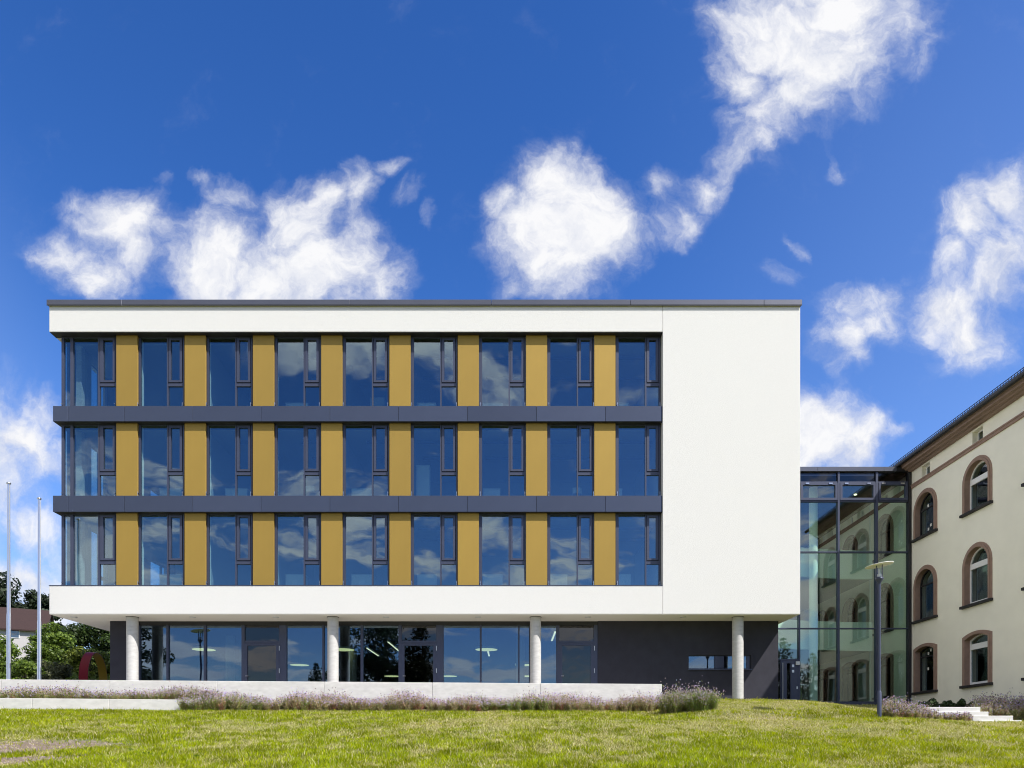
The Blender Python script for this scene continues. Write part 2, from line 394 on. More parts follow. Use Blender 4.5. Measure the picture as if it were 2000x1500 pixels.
def lawn_nodes():
    t = NT(m.node_tree); b = t.N['Principled BSDF']
    g = t.node('ShaderNodeNewGeometry').outputs['Position']
    n1 = t.noise(g, .55, 5, .6); n2 = t.noise(g, 9, 6, .65); n3 = t.noise(g, 28, 4, .6)
    green = t.mix(n3, (.045, .075, .008, 1), (.11, .15, .02, 1))
    straw = t.mix(n3, (.16, .13, .07, 1), (.30, .25, .14, 1))
    c = t.mix(t.mr(t.math('ADD', n1, t.math('MULTIPLY', n2, .5)), .62, .92), green, straw)
    sx = t.node('ShaderNodeSeparateXYZ'); t.link(g, sx.inputs[0])
    a = t.math('DIVIDE', t.math('ADD', sx.outputs[0], 10.5), 3.6); bb = t.math('DIVIDE', t.math('SUBTRACT', sx.outputs[1], 12.4), 1.25)
    r = t.math('ADD', t.math('MULTIPLY', a, a), t.math('MULTIPLY', bb, bb))
    a2 = t.math('DIVIDE', t.math('ADD', sx.outputs[0], 8.4), 2.0); b2 = t.math('DIVIDE', t.math('SUBTRACT', sx.outputs[1], 11.0), .65)
    r = t.math('MINIMUM', r, t.math('ADD', t.math('MULTIPLY', a2, a2), t.math('MULTIPLY', b2, b2)))
    k = t.mr(t.math('ADD', r, t.math('MULTIPLY', t.math('SUBTRACT', n2, .5), 3.0)), .55, 1.25, 1, 0)
    soil = t.mix(t.mr(t.math('ADD', t.math('MULTIPLY', n3, .6), t.math('MULTIPLY', t.noise(g, 70, 3, .6), .4)), .38, .64), (.050, .034, .026, 1), (.27, .20, .155, 1))
    c = t.mix(k, c, soil)
    # far hillside is meadow and undergrowth
    far = t.mr(sx.outputs[1], 38, 46)
    c = t.mix(far, c, t.mix(n1, (.03, .05, .012, 1), (.07, .10, .02, 1)))
    t.link(c, b.inputs['Base Color'])
lawn_nodes()
build_ground()

# ================================================================== OFFICE BUILDING
F = 26.667; BX0, BX1 = -18.08, 11.26; BACK = F+19.0
GZ = 1.88                                 # ground-floor level
office = thing('office_building', (-3, F, GZ), 'white rendered four-storey office block on round columns with gold panels between tall windows', 'building')
def ob(name, mb, mats, parent=None, **kw): return obj(name, mb, mats, parent or office, **kw)
XC = 5.885                                # left edge of the solid white block
ZT0, ZT1, ZB0, ZB1 = 16.18, 17.22, 5.155, 6.26
mb = MB(); mb.box(BX0, XC-.004, F, F+.28, ZT0, ZT1); mb.box(BX0, BX0+.27, F+.28, BACK, ZT0, ZT1); ob('parapet_wall', mb, 'white_render', bevel=.012)
mb = MB(); mb.box(BX0, XC-.004, F, F+.28, ZB0, ZB1); mb.box(BX0, BX0+.27, F+.28, BACK, ZB0, ZB1); ob('base_wall', mb, 'white_render', bevel=.012)
mb = MB(); mb.box(XC+.004, BX1, F, F+.30, ZB0, ZT1); mb.box(BX1-.30, BX1, F+.30, BACK, ZB0, ZT1); mb.box(XC+.004, XC+.30, F+.30, F+8, ZB1, ZT0)
mb.box(XC-.02, XC+.02, F+.05, F+.25, ZT0, ZT1-.05); mb.box(XC-.02, XC+.02, F+.05, F+.25, ZB0+.05, ZB1)
ob('end_wall', mb, 'white_render', bevel=.012)
mb = MB(); mb.box(BX0, BX1, BACK, BACK+.3, ZB0, ZT1); ob('rear_wall', mb, 'white_render')
# parapet cap in sheet-metal lengths
capx = [-18.15, -12.1, -6.1, -.1, 4.60, 9.15, 11.31]
capx = [PX(93, F), PX(240, F), PX(684, F), PX(960, F), PX(1231, F), PX(1491, F), PX(1565.5, F)]
for i in range(len(capx)-1):
    mb = MB(); mb.box(capx[i]+.004, capx[i+1]-.004, F-.075, F+.32, ZT1-.02, 17.395); mb.box(capx[i]+.004, capx[i+1]-.004, F-.075, F-.055, ZT1-.06, ZT1-.02)
    ob('roof_cap', mb, 'cap_metal', bevel=.008)
mb = MB(); mb.box(PX(93, F), BX0+.3, F+.32, BACK+.35, ZT1-.02, 17.395); ob('roof_cap', mb, 'cap_metal')
mb = MB(); mb.box(BX1-.34, BX1+.06, F+.32, BACK+.35, ZT1-.02, 17.395); ob('roof_cap', mb, 'cap_metal')
mb = MB(); mb.box(BX0+.27, BX1-.30, F+.28, BACK, 16.40, 17.10); ob('roof', mb, 'slate')
mb = MB(); mb.box(BX0+.27, BX1-.30, F+.30, BACK, ZB0+.012, ZB1-.02); ob('floor_slab', mb, 'room_floor')
mb = MB(); mb.box(BX0+.01, BX1-.01, F+.01, BACK, ZB0-.012, ZB0+.003); ob('soffit', mb, 'soffit_white')
mb = MB(); mb.box(BX0-.01, XC-.008, F-.012, F+.30, ZB1, ZB1+.022); mb.box(BX0-.01, BX0+.30, F+.30, BACK, ZB1, ZB1+.022); ob('sill_flashing', mb, 'anthracite')
# dark lining under parapet band
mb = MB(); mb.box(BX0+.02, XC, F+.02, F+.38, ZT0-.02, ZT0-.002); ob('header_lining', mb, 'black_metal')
ROWS = [(13.31, 16.16), (9.80, 12.70), (6.282, 9.16)]
ROWN = ['top', 'middle', 'lowest']
SP = [(12.70, 13.31), (9.16, 9.80)]
jx = [103, 132.8, 242.9, 376.3, 509.9, 644.3, 778.2, 912.8, 1047.7, 1182.4, 1292.8]
for z0, z1 in SP:
    xs = [PX(p, F+.05) for p in jx]
    for i in range(len(xs)-1):
        mb = MB(); mb.box(xs[i]+.006, xs[i+1]-.006, F+.05, F+.08, z0+.008, z1-.002)
        o = ob('spandrel_panel', mb, 'spandrel_metal', origin=(xs[i], F+.05, z0), bevel=.004)
    for i in range(6):
        y0 = F+.086+i*2.66
        mb = MB(); mb.box(xs[0]+.006, xs[0]+.036, y0+.006, y0+2.654, z0+.008, z1-.002); ob('spandrel_panel', mb, 'spandrel_metal', origin=(xs[0], y0, z0))
    mb = MB(); mb.box(xs[0]+.03, XC-.002, F+.075, F+.30, z0, z1-.012); mb.box(xs[0]+.03, -17.75, F+.30, BACK, z0, z1-.012); ob('spandrel_backing', mb, 'black_metal')
    mb = MB(); mb.box(-17.75, XC, F+.30, BACK, z0+.02, z1-.02); ob('floor_slab', mb, 'room_floor')
WY = F+.30                                  # window plane
# ---- gold panels and wall piers
gold = [(PX(227+133.4*i, F+.195), PX(227+133.4*i+41.3, F+.195)) for i in range(8)]
for r, (z0, z1) in enumerate(ROWS):
    for i, (a, b) in enumerate(gold):
        mb = MB(); mb.box(a, b, F+.195, F+.225, z0+.004, z1-.004); mb.box(a+.012, b-.012, F+.225, WY+.02, z0+.004, z1-.004)
        ob('cladding_panel', mb, 'gold_metal', origin=(a, F+.195, z0), bevel=.004)
        mb = MB(); mb.box(a-.01, b+.01, WY+.02, WY+.36, z0, z1); ob('wall_pier', mb, 'reveal_white')
# ---- windows
def win_mesh(W, H):
    fr = MB()
    y0, y1 = 0, .09
    fr.box(0, .12, y0, y1, 0, H); fr.box(W-.055, W, y0, y1, 0, H)               # jambs
    fr.box(.12, W-.055, y0, y1, H-.035, H); fr.box(.12, W-.055, y0, y1, 0, .05)
    fr.box(1.165, 1.215, y0-.012, y1, .05, H-.035)
    fr.box(1.215, W-.055, y0, y1, .90, 1.035)
    ca = MB()                                                                    # casement
    c0, c1, d0, d1, y = 1.235, W-.075, 1.05, H-.05, -.022
    ca.box(c0, c0+.09, y, .06, d0, d1); ca.box(c1-.09, c1, y, .06, d0, d1)
    ca.box(c0+.09, c1-.09, y, .06, d0, d0+.075); ca.box(c0+.09, c1-.09, y, .06, d1-.085, d1)
    p1 = MB().box(.12, 1.165, .045, .060, .05, H-.035)
    p2 = MB().box(c0+.09, c1-.09, .030, .045, d0+.075, d1-.085)
    p3 = MB().box(1.215, W-.055, .045, .060, .05, .90)
    br = MB()
    for z in (.06, .17): br.tube([(0, -.10, z), (0, 0, z)], [.014, .014], 8)
    br.box(-.008, .008, -.10, -.085, .02, .22)
    return [mkmesh('window_frame', fr, 'anthracite'), mkmesh('casement', ca, 'anthracite'), mkmesh('pane', p1, 'window_glass'),
            mkmesh('pane', p2, 'window_glass'), mkmesh('pane', p3, 'window_glass'), mkmesh('bracket', br, 'steel')]
WX = [(PX(268.6+133.4*i, WY), PX(359.6+133.4*i, WY)) for i in range(8)]
WX[-1] = (WX[-1][0], XC-.03)
WM = {}
def window(x0, W, z0, H, parent, rot=0.0, y=WY, pc=None):
    key = (round(W, 2), round(H, 2))
    if key not in WM: WM[key] = win_mesh(W, H)
    M = WM[key]; og = (x0, y, z0)
    f = place('window', M[0], parent, og, rot)
    for nm, me in (('casement', M[1]), ('pane', M[2]), ('pane', M[3]), ('pane', M[4])):
        o = bpy.data.objects.new(nm, me); COL.objects.link(o); o.parent = f
    for dx in (.055, W-.03):
        o = bpy.data.objects.new('bracket', M[5]); COL.objects.link(o); o.parent = f; o.location = (dx, 0, 0)
    return f
for r, (z0, z1) in enumerate(ROWS):
    for i, (a, b) in enumerate(WX): window(a, b-a, z0, z1-z0, office)
    # corner bay: narrow pane, mullion, wide pane, casement
    H = z1-z0; x0 = PX(120, WY)
    cx = [x0, PX(125, WY), PX(137.5, WY), PX(143, WY), PX(191.5, WY), PX(195, WY), PX(227.5, WY)]
    fr = MB(); fr.box(cx[0], cx[1], WY, WY+.10, z0, z1); fr.box(cx[2], cx[3], WY-.01, WY+.09, z0, z1); fr.box(cx[4], cx[5], WY-.01, WY+.09, z0, z1)
    fr.box(cx[1], cx[2], WY, WY+.09, z1-.05, z1); fr.box(cx[3], cx[4], WY, WY+.09, z1-.035, z1); fr.box(cx[5], cx[6], WY, WY+.09, z1-.035, z1)
    for a, b in ((cx[1], cx[2]), (cx[3], cx[4]), (cx[5], cx[6])): fr.box(a, b, WY, WY+.09, z0, z0+.05)
    fr.box(cx[6]-.04, cx[6]+.0, WY, WY+.09, z0+.05, z1-.035); fr.box(cx[5], cx[6]-.04, WY, WY+.09, z0+.90, z0+1.035)
    w = ob('corner_window', fr, 'anthracite', origin=(x0, WY, z0))
    c0, c1, d0, d1, y = cx[5]+.02, cx[6]-.06, z0+1.05, z1-.05, WY-.022
    ca = MB(); ca.box(c0, c0+.12, y, WY+.06, d0, d1); ca.box(c1-.08, c1, y, WY+.06, d0, d1); ca.box(c0+.12, c1-.08, y, WY+.06, d0, d0+.075); ca.box(c0+.12, c1-.08, y, WY+.06, d1-.085, d1)
    ob('casement', ca, 'anthracite', w)
    for a, b, e, g in ((cx[1], cx[2], z0+.05, z1-.05), (cx[3], cx[4], z0+.05, z1-.035), (c0+.12, c1-.08, d0+.075, d1-.085), (cx[5], cx[6]-.04, z0+.05, z0+.90)):
        ob('pane', MB().box(a, b, WY+.04, WY+.055, e, g), 'window_glass', w, origin=(a, WY, e))
    for xx in (cx[0]+.05, cx[6]-.03):
        br = MB()
        for z in (.06, .17): br.tube([(xx, WY-.10, z0+z), (xx, WY, z0+z)], [.014, .014], 8)
        ob('bracket', br, 'steel', w)
    # side elevation: windows turned round the corner
    sx = -17.80
    fr = MB(); ys = [WY+.10, 27.34, 27.42, 27.60, 27.66, 27.98, 28.12]
    fr.box(sx, sx+.09, 27.30, 27.42, z0, z1); fr.box(sx, sx+.09, 27.62, 27.90, z0, z1)
    for a, b in ((WY+.10, 27.30), (27.42, 27.62)): fr.box(sx, sx+.09, a, b, z1-.1, z1); fr.box(sx, sx+.09, a, b, z0, z0+.05)
    fr.box(sx, sx+.09, 27.42, 27.62, z0+.90, z0+1.035)
    w = ob('side_window', fr, 'anthracite', origin=(sx, WY, z0))
    for a, b in ((WY+.10, 27.30), (27.42, 27.62)): ob('pane', MB().box(sx+.04, sx+.055, a, b, z0+.05, z1-.1), 'window_glass', w)
    mb = MB(); mb.box(sx, sx+.45, 27.90, 28.16, z0, z1); ob('wall_pier', mb, 'room_white')
    y = 28.17
    for k in range(6):
        fr = MB(); a, b = y, y+1.75
        fr.box(sx, sx+.09, a, a+.08, z0, z1); fr.box(sx, sx+.09, a+1.1, a+1.2, z0, z1); fr.box(sx, sx+.09, b-.08, b, z0, z1); fr.box(sx, sx+.09, a+.08, a+1.1, z1-.08, z1); fr.box(sx, sx+.09, a+1.2, b-.08, z1-.08, z1)
        fr.box(sx, sx+.09, a+1.2, b-.08, z0+.9, z0+1.035)
        w = ob('side_window', fr, 'anthracite', origin=(sx, a, z0))
        ob('pane', MB().box(sx+.04, sx+.055, a+.08, a+1.1, z0, z1-.08), 'window_glass', w); ob('pane', MB().box(sx+.04, sx+.055, a+1.2, b-.08, z0, z1-.08), 'window_glass', w)
        mb = MB(); mb.box(sx-.12, sx+.10, b+.002, b+.85, z0+.004, z1-.004); ob('cladding_panel', mb, 'gold_metal', origin=(sx, b, z0))
        y = b+.852
        if y > BACK-3: break
    mb = MB(); mb.box(sx, sx+.3, y, BACK, z0, z1); ob('wall_pier', mb, 'white_render')
    mb = MB(); mb.box(-17.5, -17.28, 27.40, 27.62, z0, z1-.06); ob('inner_column', mb, 'column_concrete')
# ---- rooms behind the windows
for r, (z0, z1) in enumerate(ROWS):
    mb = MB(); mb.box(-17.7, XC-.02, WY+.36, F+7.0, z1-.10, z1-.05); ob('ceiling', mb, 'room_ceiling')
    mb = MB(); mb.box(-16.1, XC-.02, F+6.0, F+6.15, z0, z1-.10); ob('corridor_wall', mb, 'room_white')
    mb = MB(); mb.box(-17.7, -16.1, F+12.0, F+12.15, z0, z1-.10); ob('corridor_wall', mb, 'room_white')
PART = [(0, 1, 3, 4, 6), (0, 1, 3, 4), (0, 1, 2, 3, 5)]
for r, (z0, z1) in enumerate(ROWS):
    for i in PART[r]:
        if i == 0: continue
        a, b = gold[i]; xm = (a+b)/2
        mb = MB(); mb.box(xm+.16, xm+.30, WY+.36, F+6.0, z0, z1-.10); ob('partition', mb, 'room_white')
# baffle lights hanging below the ceilings, furniture by the glass
def bar_light(x0, x1, y, z, label):
    t = thing('ceiling_light', ((x0+x1)/2, y, z), label, 'lamp', 'bar lights below the office ceilings')
    obj('housing', MB().box(x0, x1, y-.05, y+.05, z, z+.07), 'anthracite', t)
    for xx in (x0+.25, x1-.25): obj('hanger', MB().tube([(xx, y, z+.07), (xx, y, z+.16)], [.006, .006], 6), 'steel', t)
for r, (z0, z1) in enumerate(ROWS):
    for i in range(8):
        a, b = WX[i]
        if i == 0: continue
        for k, yy in enumerate((F+1.35, F+2.9)):
            bar_light(a+.15 if i > 3 else a+.75, b+.25 if i < 7 else b-.1, yy, z1-.28,
               '%s dark bar light under the ceiling behind the %s %s-row window' % (('front', 'rear')[k], ORD[i+1], ROWN[r]))
def cabinet(x0, w, y, z, h, label, group):
    t = thing('cabinet', (x0+w/2, y, z), label, 'cabinet', group)
    obj('carcass', MB().box(x0, x0+w, y, y+.42, z, z+h), 'furniture_white', t, bevel=.006)
    obj('worktop', MB().box(x0-.015, x0+w+.015, y-.015, y+.435, z+h, z+h+.025), 'furniture_white', t)
    obj('sign_sheet', MB().box(x0+w*.35, x0+w*.60, y-.006, y-.001, z+.12, z+h-.2), 'paper', t) if h < 1 else obj('door', MB().box(x0+.02, x0+w-.02, y-.018, y-.002, z+.05, z+h-.03), 'furniture_white', t)
CB = {0: [(3, .9), (4, .7), (6, .55), (7, .7), (8, .5)], 1: [(2, .9), (3, .9), (5, .9), (7, .7), (9, .3)], 2: [(2, .9), (4, .8), (5, .9), (6, .8), (7, .8), (8, .75), (9, .65)]}
CB = {0: [(4, .9), (6, .75), (7, .8), (9, .55)], 1: [(2, .9), (3, .9), (5, .85), (7, .7), (9, .3)], 2: [(2, .9), (4, .8), (5, .9), (6, .8), (7, .8), (8, .75), (9, .65)]}
for r in CB:
    for n, w in CB[r]:
        a = WX[n-2][0]
        cabinet(a+(.12 if n > 3 else .35), w, F+1.3, ROWS[r][0], .72, 'white low cabinet behind the %s window of the %s row' % (ORD[n-1], ROWN[r]), 'low white cabinets behind the windows')
a = WX[4][0]; cabinet(a+.05, .55, F+1.5, ROWS[1][0], 1.75, 'tall pale cupboard behind the sixth window of the middle row', None)
a = WX[3][0]; cabinet(a+.62, .6, F+2.6, ROWS[0][0], 1.6, 'tall pale cupboard behind the fifth window of the top row', None)
def chair(x, y, z, label):
    t = thing('office_chair', (x, y, z), label, 'chair', 'white office chairs')
    prof = [(-.21, .44), (.21, .44), (.21, .47), (-.21, .47)]
    obj('seat', MB().box(x-.21, x+.21, y-.2, y+.2, z+.44, z+.47), 'chair_shell', t, bevel=.01)
    b = MB(); n = 8
    pts = [(x+.24*math.sin(-.9+1.8*k/n), y-.30+.10*math.cos(-.9+1.8*k/n)*-1+.1) for k in range(n+1)]
    for k in range(n):
        p, q = pts[k], pts[k+1]
        b.add([(p[0], p[1], z+.68), (q[0], q[1], z+.68), (q[0], q[1], z+.92), (p[0], p[1], z+.92), (p[0], p[1]+.02, z+.68), (q[0], q[1]+.02, z+.68), (q[0], q[1]+.02, z+.92), (p[0], p[1]+.02, z+.92)],
              [(0,1,2,3),(7,6,5,4),(0,4,5,1),(1,5,6,2),(2,6,7,3),(3,7,4,0)])
    obj('backrest', b, 'chair_shell', t)
    for sx_, sy_ in ((-.2,-.19),(.2,-.19),(-.2,.19),(.2,.19)):
        top = .70 if sy_ < 0 else .44
        obj('leg', MB().tube([(x+sx_, y+sy_, z), (x+sx_, y+sy_, z+top)], [.012, .012], 6), 'steel', t)
chair(PX(1126, 28.6), 28.6, ROWS[1][0], 'white shell office chair standing behind the eighth window of the middle row')
chair(PX(609, 28.4), 28.4, ROWS[1][0], 'white shell office chair standing behind the fourth window of the middle row')
t = thing('desk', (PX(1122, 29.3), 29.3, ROWS[1][0]), 'pale office desk behind the chair in the middle row', 'desk')
xd = PX(1120, 29.3); zd = ROWS[1][0]
obj('desk_top', MB().box(xd-.55, xd+.55, 29.2, 29.9, zd+.72, zd+.75), 'furniture_white', t)
for a_ in (-.5, .5): obj('leg', MB().box(xd+a_-.02, xd+a_+.02, 29.25, 29.85, zd, zd+.72), 'steel', t)

# ---- ground floor
GY = 28.10
def GX(p): return PX(p, GY)
zs = ZB0-.012
mb = MB(); mb.box(GX(215), GX(270), GY, GY+.3, GZ-.4, zs); mb.box(GX(215), GX(215)+.3, GY+.3, BACK-.3, GZ-.4, zs); ob('ground_floor_wall', mb, 'dark_render')
sx0, sx1, sz0, sz1 = GX(1345), GX(1467), PZ(1306.5, GY), PZ(1279.7, GY)
mb = MB(); R = GX(1520)
mb.box(GX(1167.5), sx0, GY, GY+.3, GZ-.4, zs); mb.box(sx1, R, GY, GY+.3, GZ-.4, zs); mb.box(sx0, sx1, GY, GY+.3, GZ-.4, sz0); mb.box(sx0, sx1, GY, GY+.3, sz1, zs); mb.box(R-.3, R, GY+.3, BACK-.3, GZ-.4, zs)
ob('ground_floor_wall', mb, 'dark_render')
# slot window
fr = MB(); yw = GY+.10
fr.box(sx0, sx1, yw, yw+.07, sz1-.03, sz1); fr.box(sx0, sx1, yw, yw+.07, sz0, sz0+.035)
fr.box(sx0, sx0+.03, yw, yw+.07, sz0+.035, sz1-.03); fr.box(sx1-.15, sx1, yw, yw+.07, sz0+.035, sz1-.03); fr.box(GX(1397), GX(1415), yw-.03, yw+.07, sz0+.035, sz1-.03)
w = ob('slot_window', fr, 'anthracite', origin=(sx0, yw, sz0))
ob('pane', MB().box(sx0+.03, GX(1397), yw+.03, yw+.045, sz0+.035, sz1-.03), 'ground_glass', w); ob('pane', MB().box(GX(1415), sx1-.15, yw+.03, yw+.045, sz0+.035, sz1-.03), 'ground_glass', w)
ob('window_sill', MB().box(sx0-.03, sx1+.03, GY-.06, GY+.10, sz0-.045, sz0-.002), 'anthracite', w)
# curtain wall
zh = PZ(1221, GY); yg = GY+.06
hd = MB(); hd.box(GX(270), GX(1167.5), yg, yg+.2, zh, zs); ob('header_panel', hd, 'black_metal')
posts = [(270, 272), (324, 328), (397, 401.3), (629, 632.7), (703.8, 708.6), (937, 940.5), (1012, 1014.8), (1033.6, 1036.2)]
for a, b in posts: ob('mullion', MB().box(GX(a), GX(b), yg-.03, yg+.12, GZ, zh), 'anthracite')
glz = [(272, 324), (328, 397), (401.3, 471), (559, 629), (632.7, 703.8), (708.6, 778), (866, 937), (940.5, 1012), (1014.8, 1033.6), (1036.2, 1086.5)]
for a, b in glz:
    ob('pane', MB().box(GX(a), GX(b), yg+.04, yg+.055, GZ+.06, zh), 'ground_glass')
    ob('bottom_rail', MB().box(GX(a), GX(b), yg, yg+.1, GZ, GZ+.06), 'anthracite')
for a, b, gr, lf in ((471, 559, 546, 482), (778, 866, 852, 790), (1086.5, 1167.5, 1160.5, 1099)):
    # frame, fanlight, leaf
    fa, fb = GX(a), GX(b); l0 = GX(a+6); l1 = GX(a+73.5); zt = PZ(1251, GY); zl = PZ(1256, GY)
    fr = MB(); fr.box(fa, l0, yg-.03, yg+.1, GZ, zh); fr.box(l1, fb, yg-.03, yg+.1, GZ, zh); fr.box(l0, l1, yg-.02, yg+.1, zl-.0, zt+.0)
    d = ob('door', fr, 'anthracite', origin=(l0, yg, GZ))
    ob('fanlight', MB().box(l0, l1, yg+.03, yg+.045, zt, zh), 'dark_door_glass', d)
    lfm = MB(); e = .12; lfm.box(l0, l0+e, yg-.045, yg+.05, GZ, zl-.01); lfm.box(l1-e, l1, yg-.045, yg+.05, GZ, zl-.01); lfm.box(l0+e, l1-e, yg-.045, yg+.05, zl-.10, zl-.01); lfm.box(l0+e, l1-e, yg-.045, yg+.05, GZ, GZ+.15)
    ob('door_leaf', lfm, 'anthracite', d); ob('pane', MB().box(l0+e, l1-e, yg, yg+.015, GZ+.15, zl-.10), 'dark_door_glass', d)
    for zc in (1266, 1310): ob('hinge', MB().tube([(l1+.02, yg-.06, PZ(zc+4.5, GY)), (l1+.02, yg-.06, PZ(zc-4.5, GY))], [.016, .016], 8), 'steel', d)
    ob('door_handle', MB().tube([(l0+.06, yg-.10, GZ+1.0), (l0+.18, yg-.10, GZ+1.0)], [.01, .01], 8), 'steel', d)
# ground-floor hall
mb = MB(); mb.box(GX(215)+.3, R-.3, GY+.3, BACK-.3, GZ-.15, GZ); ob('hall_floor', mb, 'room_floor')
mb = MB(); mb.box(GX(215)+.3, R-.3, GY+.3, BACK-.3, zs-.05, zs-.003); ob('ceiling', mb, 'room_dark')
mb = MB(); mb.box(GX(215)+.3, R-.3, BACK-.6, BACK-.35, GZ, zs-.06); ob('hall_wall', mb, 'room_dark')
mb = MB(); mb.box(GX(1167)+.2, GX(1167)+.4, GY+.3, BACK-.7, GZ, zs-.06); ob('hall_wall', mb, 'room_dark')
for xx in (PX(357, 34), PX(684, 31), PX(1015, 34), -13): ob('hall_column', MB().tube([(xx, 31.5, GZ), (xx, 31.5, zs-.06)], [.2, .2], 16), 'room_white')
# columns
for i, px in enumerate((258.6, 650.4, 1046.0, 1441.0)):
    x = PX(px, 27.24)
    z0 = GZ-.35
    ob('column', MB().tube([(x, 27.24, z0), (x, 27.24, zs+.005)], [.218, .218], 40), 'column_concrete', origin=(x, 27.24, z0))
    ob('column_collar', MB().tube([(x, 27.24, zs-.018), (x, 27.24, zs+.004)], [.235, .235], 40), 'black_metal')
for i, px in enumerate((144.5, 376, 538.5, 754, 934, 1148, 1334.7)):
    x = PX(px, 27.22); z = zs
    t = ob('soffit_light', MB().lathe((x, 27.22, z-.018), [(0, 0), (.10, 0), (.125, .008), (.125, .02)], 24), 'steel')
    ob('diffuser', MB().lathe((x, 27.22, z-.022), [(0, 0), (.085, 0), (.085, .006)], 24), 'furniture_white', t)
# pendant disc lamps and tube lamps in the hall (lit)
PD = [(398, 1268, 31, 'round pendant lamp lit behind the second pane left of the first door'), (670, 1268, 31, 'round pendant lamp lit beside the second column from the left'), (950, 1268, 31, 'round pendant lamp lit between the two wide panes right of the middle door'),
      (585, 1298, 36.9, 'deeper round pendant lamp lit just right of the first glass door'), (1024, 1298, 36.9, 'deeper round pendant lamp lit left of the third column'), (766, 1322, 42.8, 'farthest round pendant lamp low behind the pane left of the middle door'), (877, 1317, 42.8, 'farthest round pendant lamp low just right of the middle door'), (1028, 1322, 42.8, 'farthest round pendant lamp low left of the third column')]
for px, py, d, lb in PD:
    x, z = PX(px, d), 4.37
    t = thing('pendant_lamp', (x, d, z), lb, 'lamp', 'round pendant lamps in the hall')
    obj('lamp_shade', MB().lathe((x, d, z), [(.50, .004), (.52, .02), (.52, .09), (.48, .10), (0, .10)], 32), 'furniture_white', t)
    obj('diffuser', MB().lathe((x, d, z), [(0, 0), (.50, 0), (.50, .01)], 32), 'lamp_warm', t)
    obj('cord', MB().tube([(x, d, z+.1), (x, d, zs-.05)], [.008, .008], 6), 'black_metal', t)
for x, y0, y1, lb in ((-7.28, 34.2, 37.2, 'long tube lamp left of the middle door, lower of the slanting pair'), (-5.85, 32.2, 36.5, 'long tube lamp beside the middle door, upper of the slanting pair'), (1.86, 29.3, 31.9, 'tube lamp slanting down right of the third column'), (-1.25, 35.5, 37.3, 'short tube lamp seen below the round pendant between the wide panes')):
    t = thing('tube_lamp', (x, (y0+y1)/2, 4.9), lb, 'lamp', 'tube lamps in the hall')
    obj('housing', MB().box(x-.06, x+.06, y0, y1, 4.92, 5.0), 'furniture_white', t); obj('tube', MB().box(x-.03, x+.03, y0+.01, y1-.01, 4.895, 4.92), 'lamp_tube', t)

# ================================================================== GLASS LINK
LY = 31.0
link = thing('glass_link', (PX(1670, LY), LY, GZ), 'three-storey glazed link of tinted panes between the white block and the cream building', 'building')
def LX(p): return PX(p, LY)
def LZ(p): return PZ(p, LY)
lx0, lx1 = GX(1520)+.02, 18.04
G0 = 1.92
zcap0, zcap1 = LZ(922.5), LZ(914.8)
a = PX(1563, LY)-1.2
cs = [a, LX(1594.5), LX(1723.5), LX(1748)]
for i in range(3): obj('roof_edge', MB().box(cs[i]+.003, cs[i+1]-.003, LY-.14, LY+.3, zcap0, zcap1+.02), 'cap_metal', link, bevel=.006)
obj('roof_edge', MB().box(cs[3]+.003, lx1-.02, LY-.10, LY+.3, zcap0, zcap1+.02), 'black_metal', link)  # end length coloured black for the shade the old building casts here
obj('roof', MB().box(a, 18.05, LY+.3, LY+12.3, zcap0-.25, zcap0-.02), 'slate', link)
mb = MB(); mb.box(LX(1772), lx1+.02, LY-.12, LY+.1, G0-.3, zcap0-.003); obj('corner_post', mb, 'black_metal', link)
VS = [(1558.5, 1561.5, 1205), (1635, 1638.3, 923), (1709, 1713, 923)]
ztop = zcap0-.003
for p0, p1, _ in VS: obj('mullion', MB().box(LX(p0), LX(p1), LY-.09, LY+.10, G0-.1, ztop), 'anthracite', link)
obj('mullion', MB().box(lx0-.02, lx0+.05, LY-.05, LY+.10, G0-.1, 5.3+2.0), 'anthracite', link)
HS = [(1226.7, 1228.9), (1077.6, 1080.0), (978.5, 980.8), (941.5, 943.8)]
edges = [lx0+.05, LX(1558.5), LX(1561.5), LX(1635), LX(1638.3), LX(1709), LX(1713), LX(1772)]
bays = [(edges[0], edges[1]), (edges[2], edges[3]), (edges[4], edges[5]), (edges[6], edges[7])]
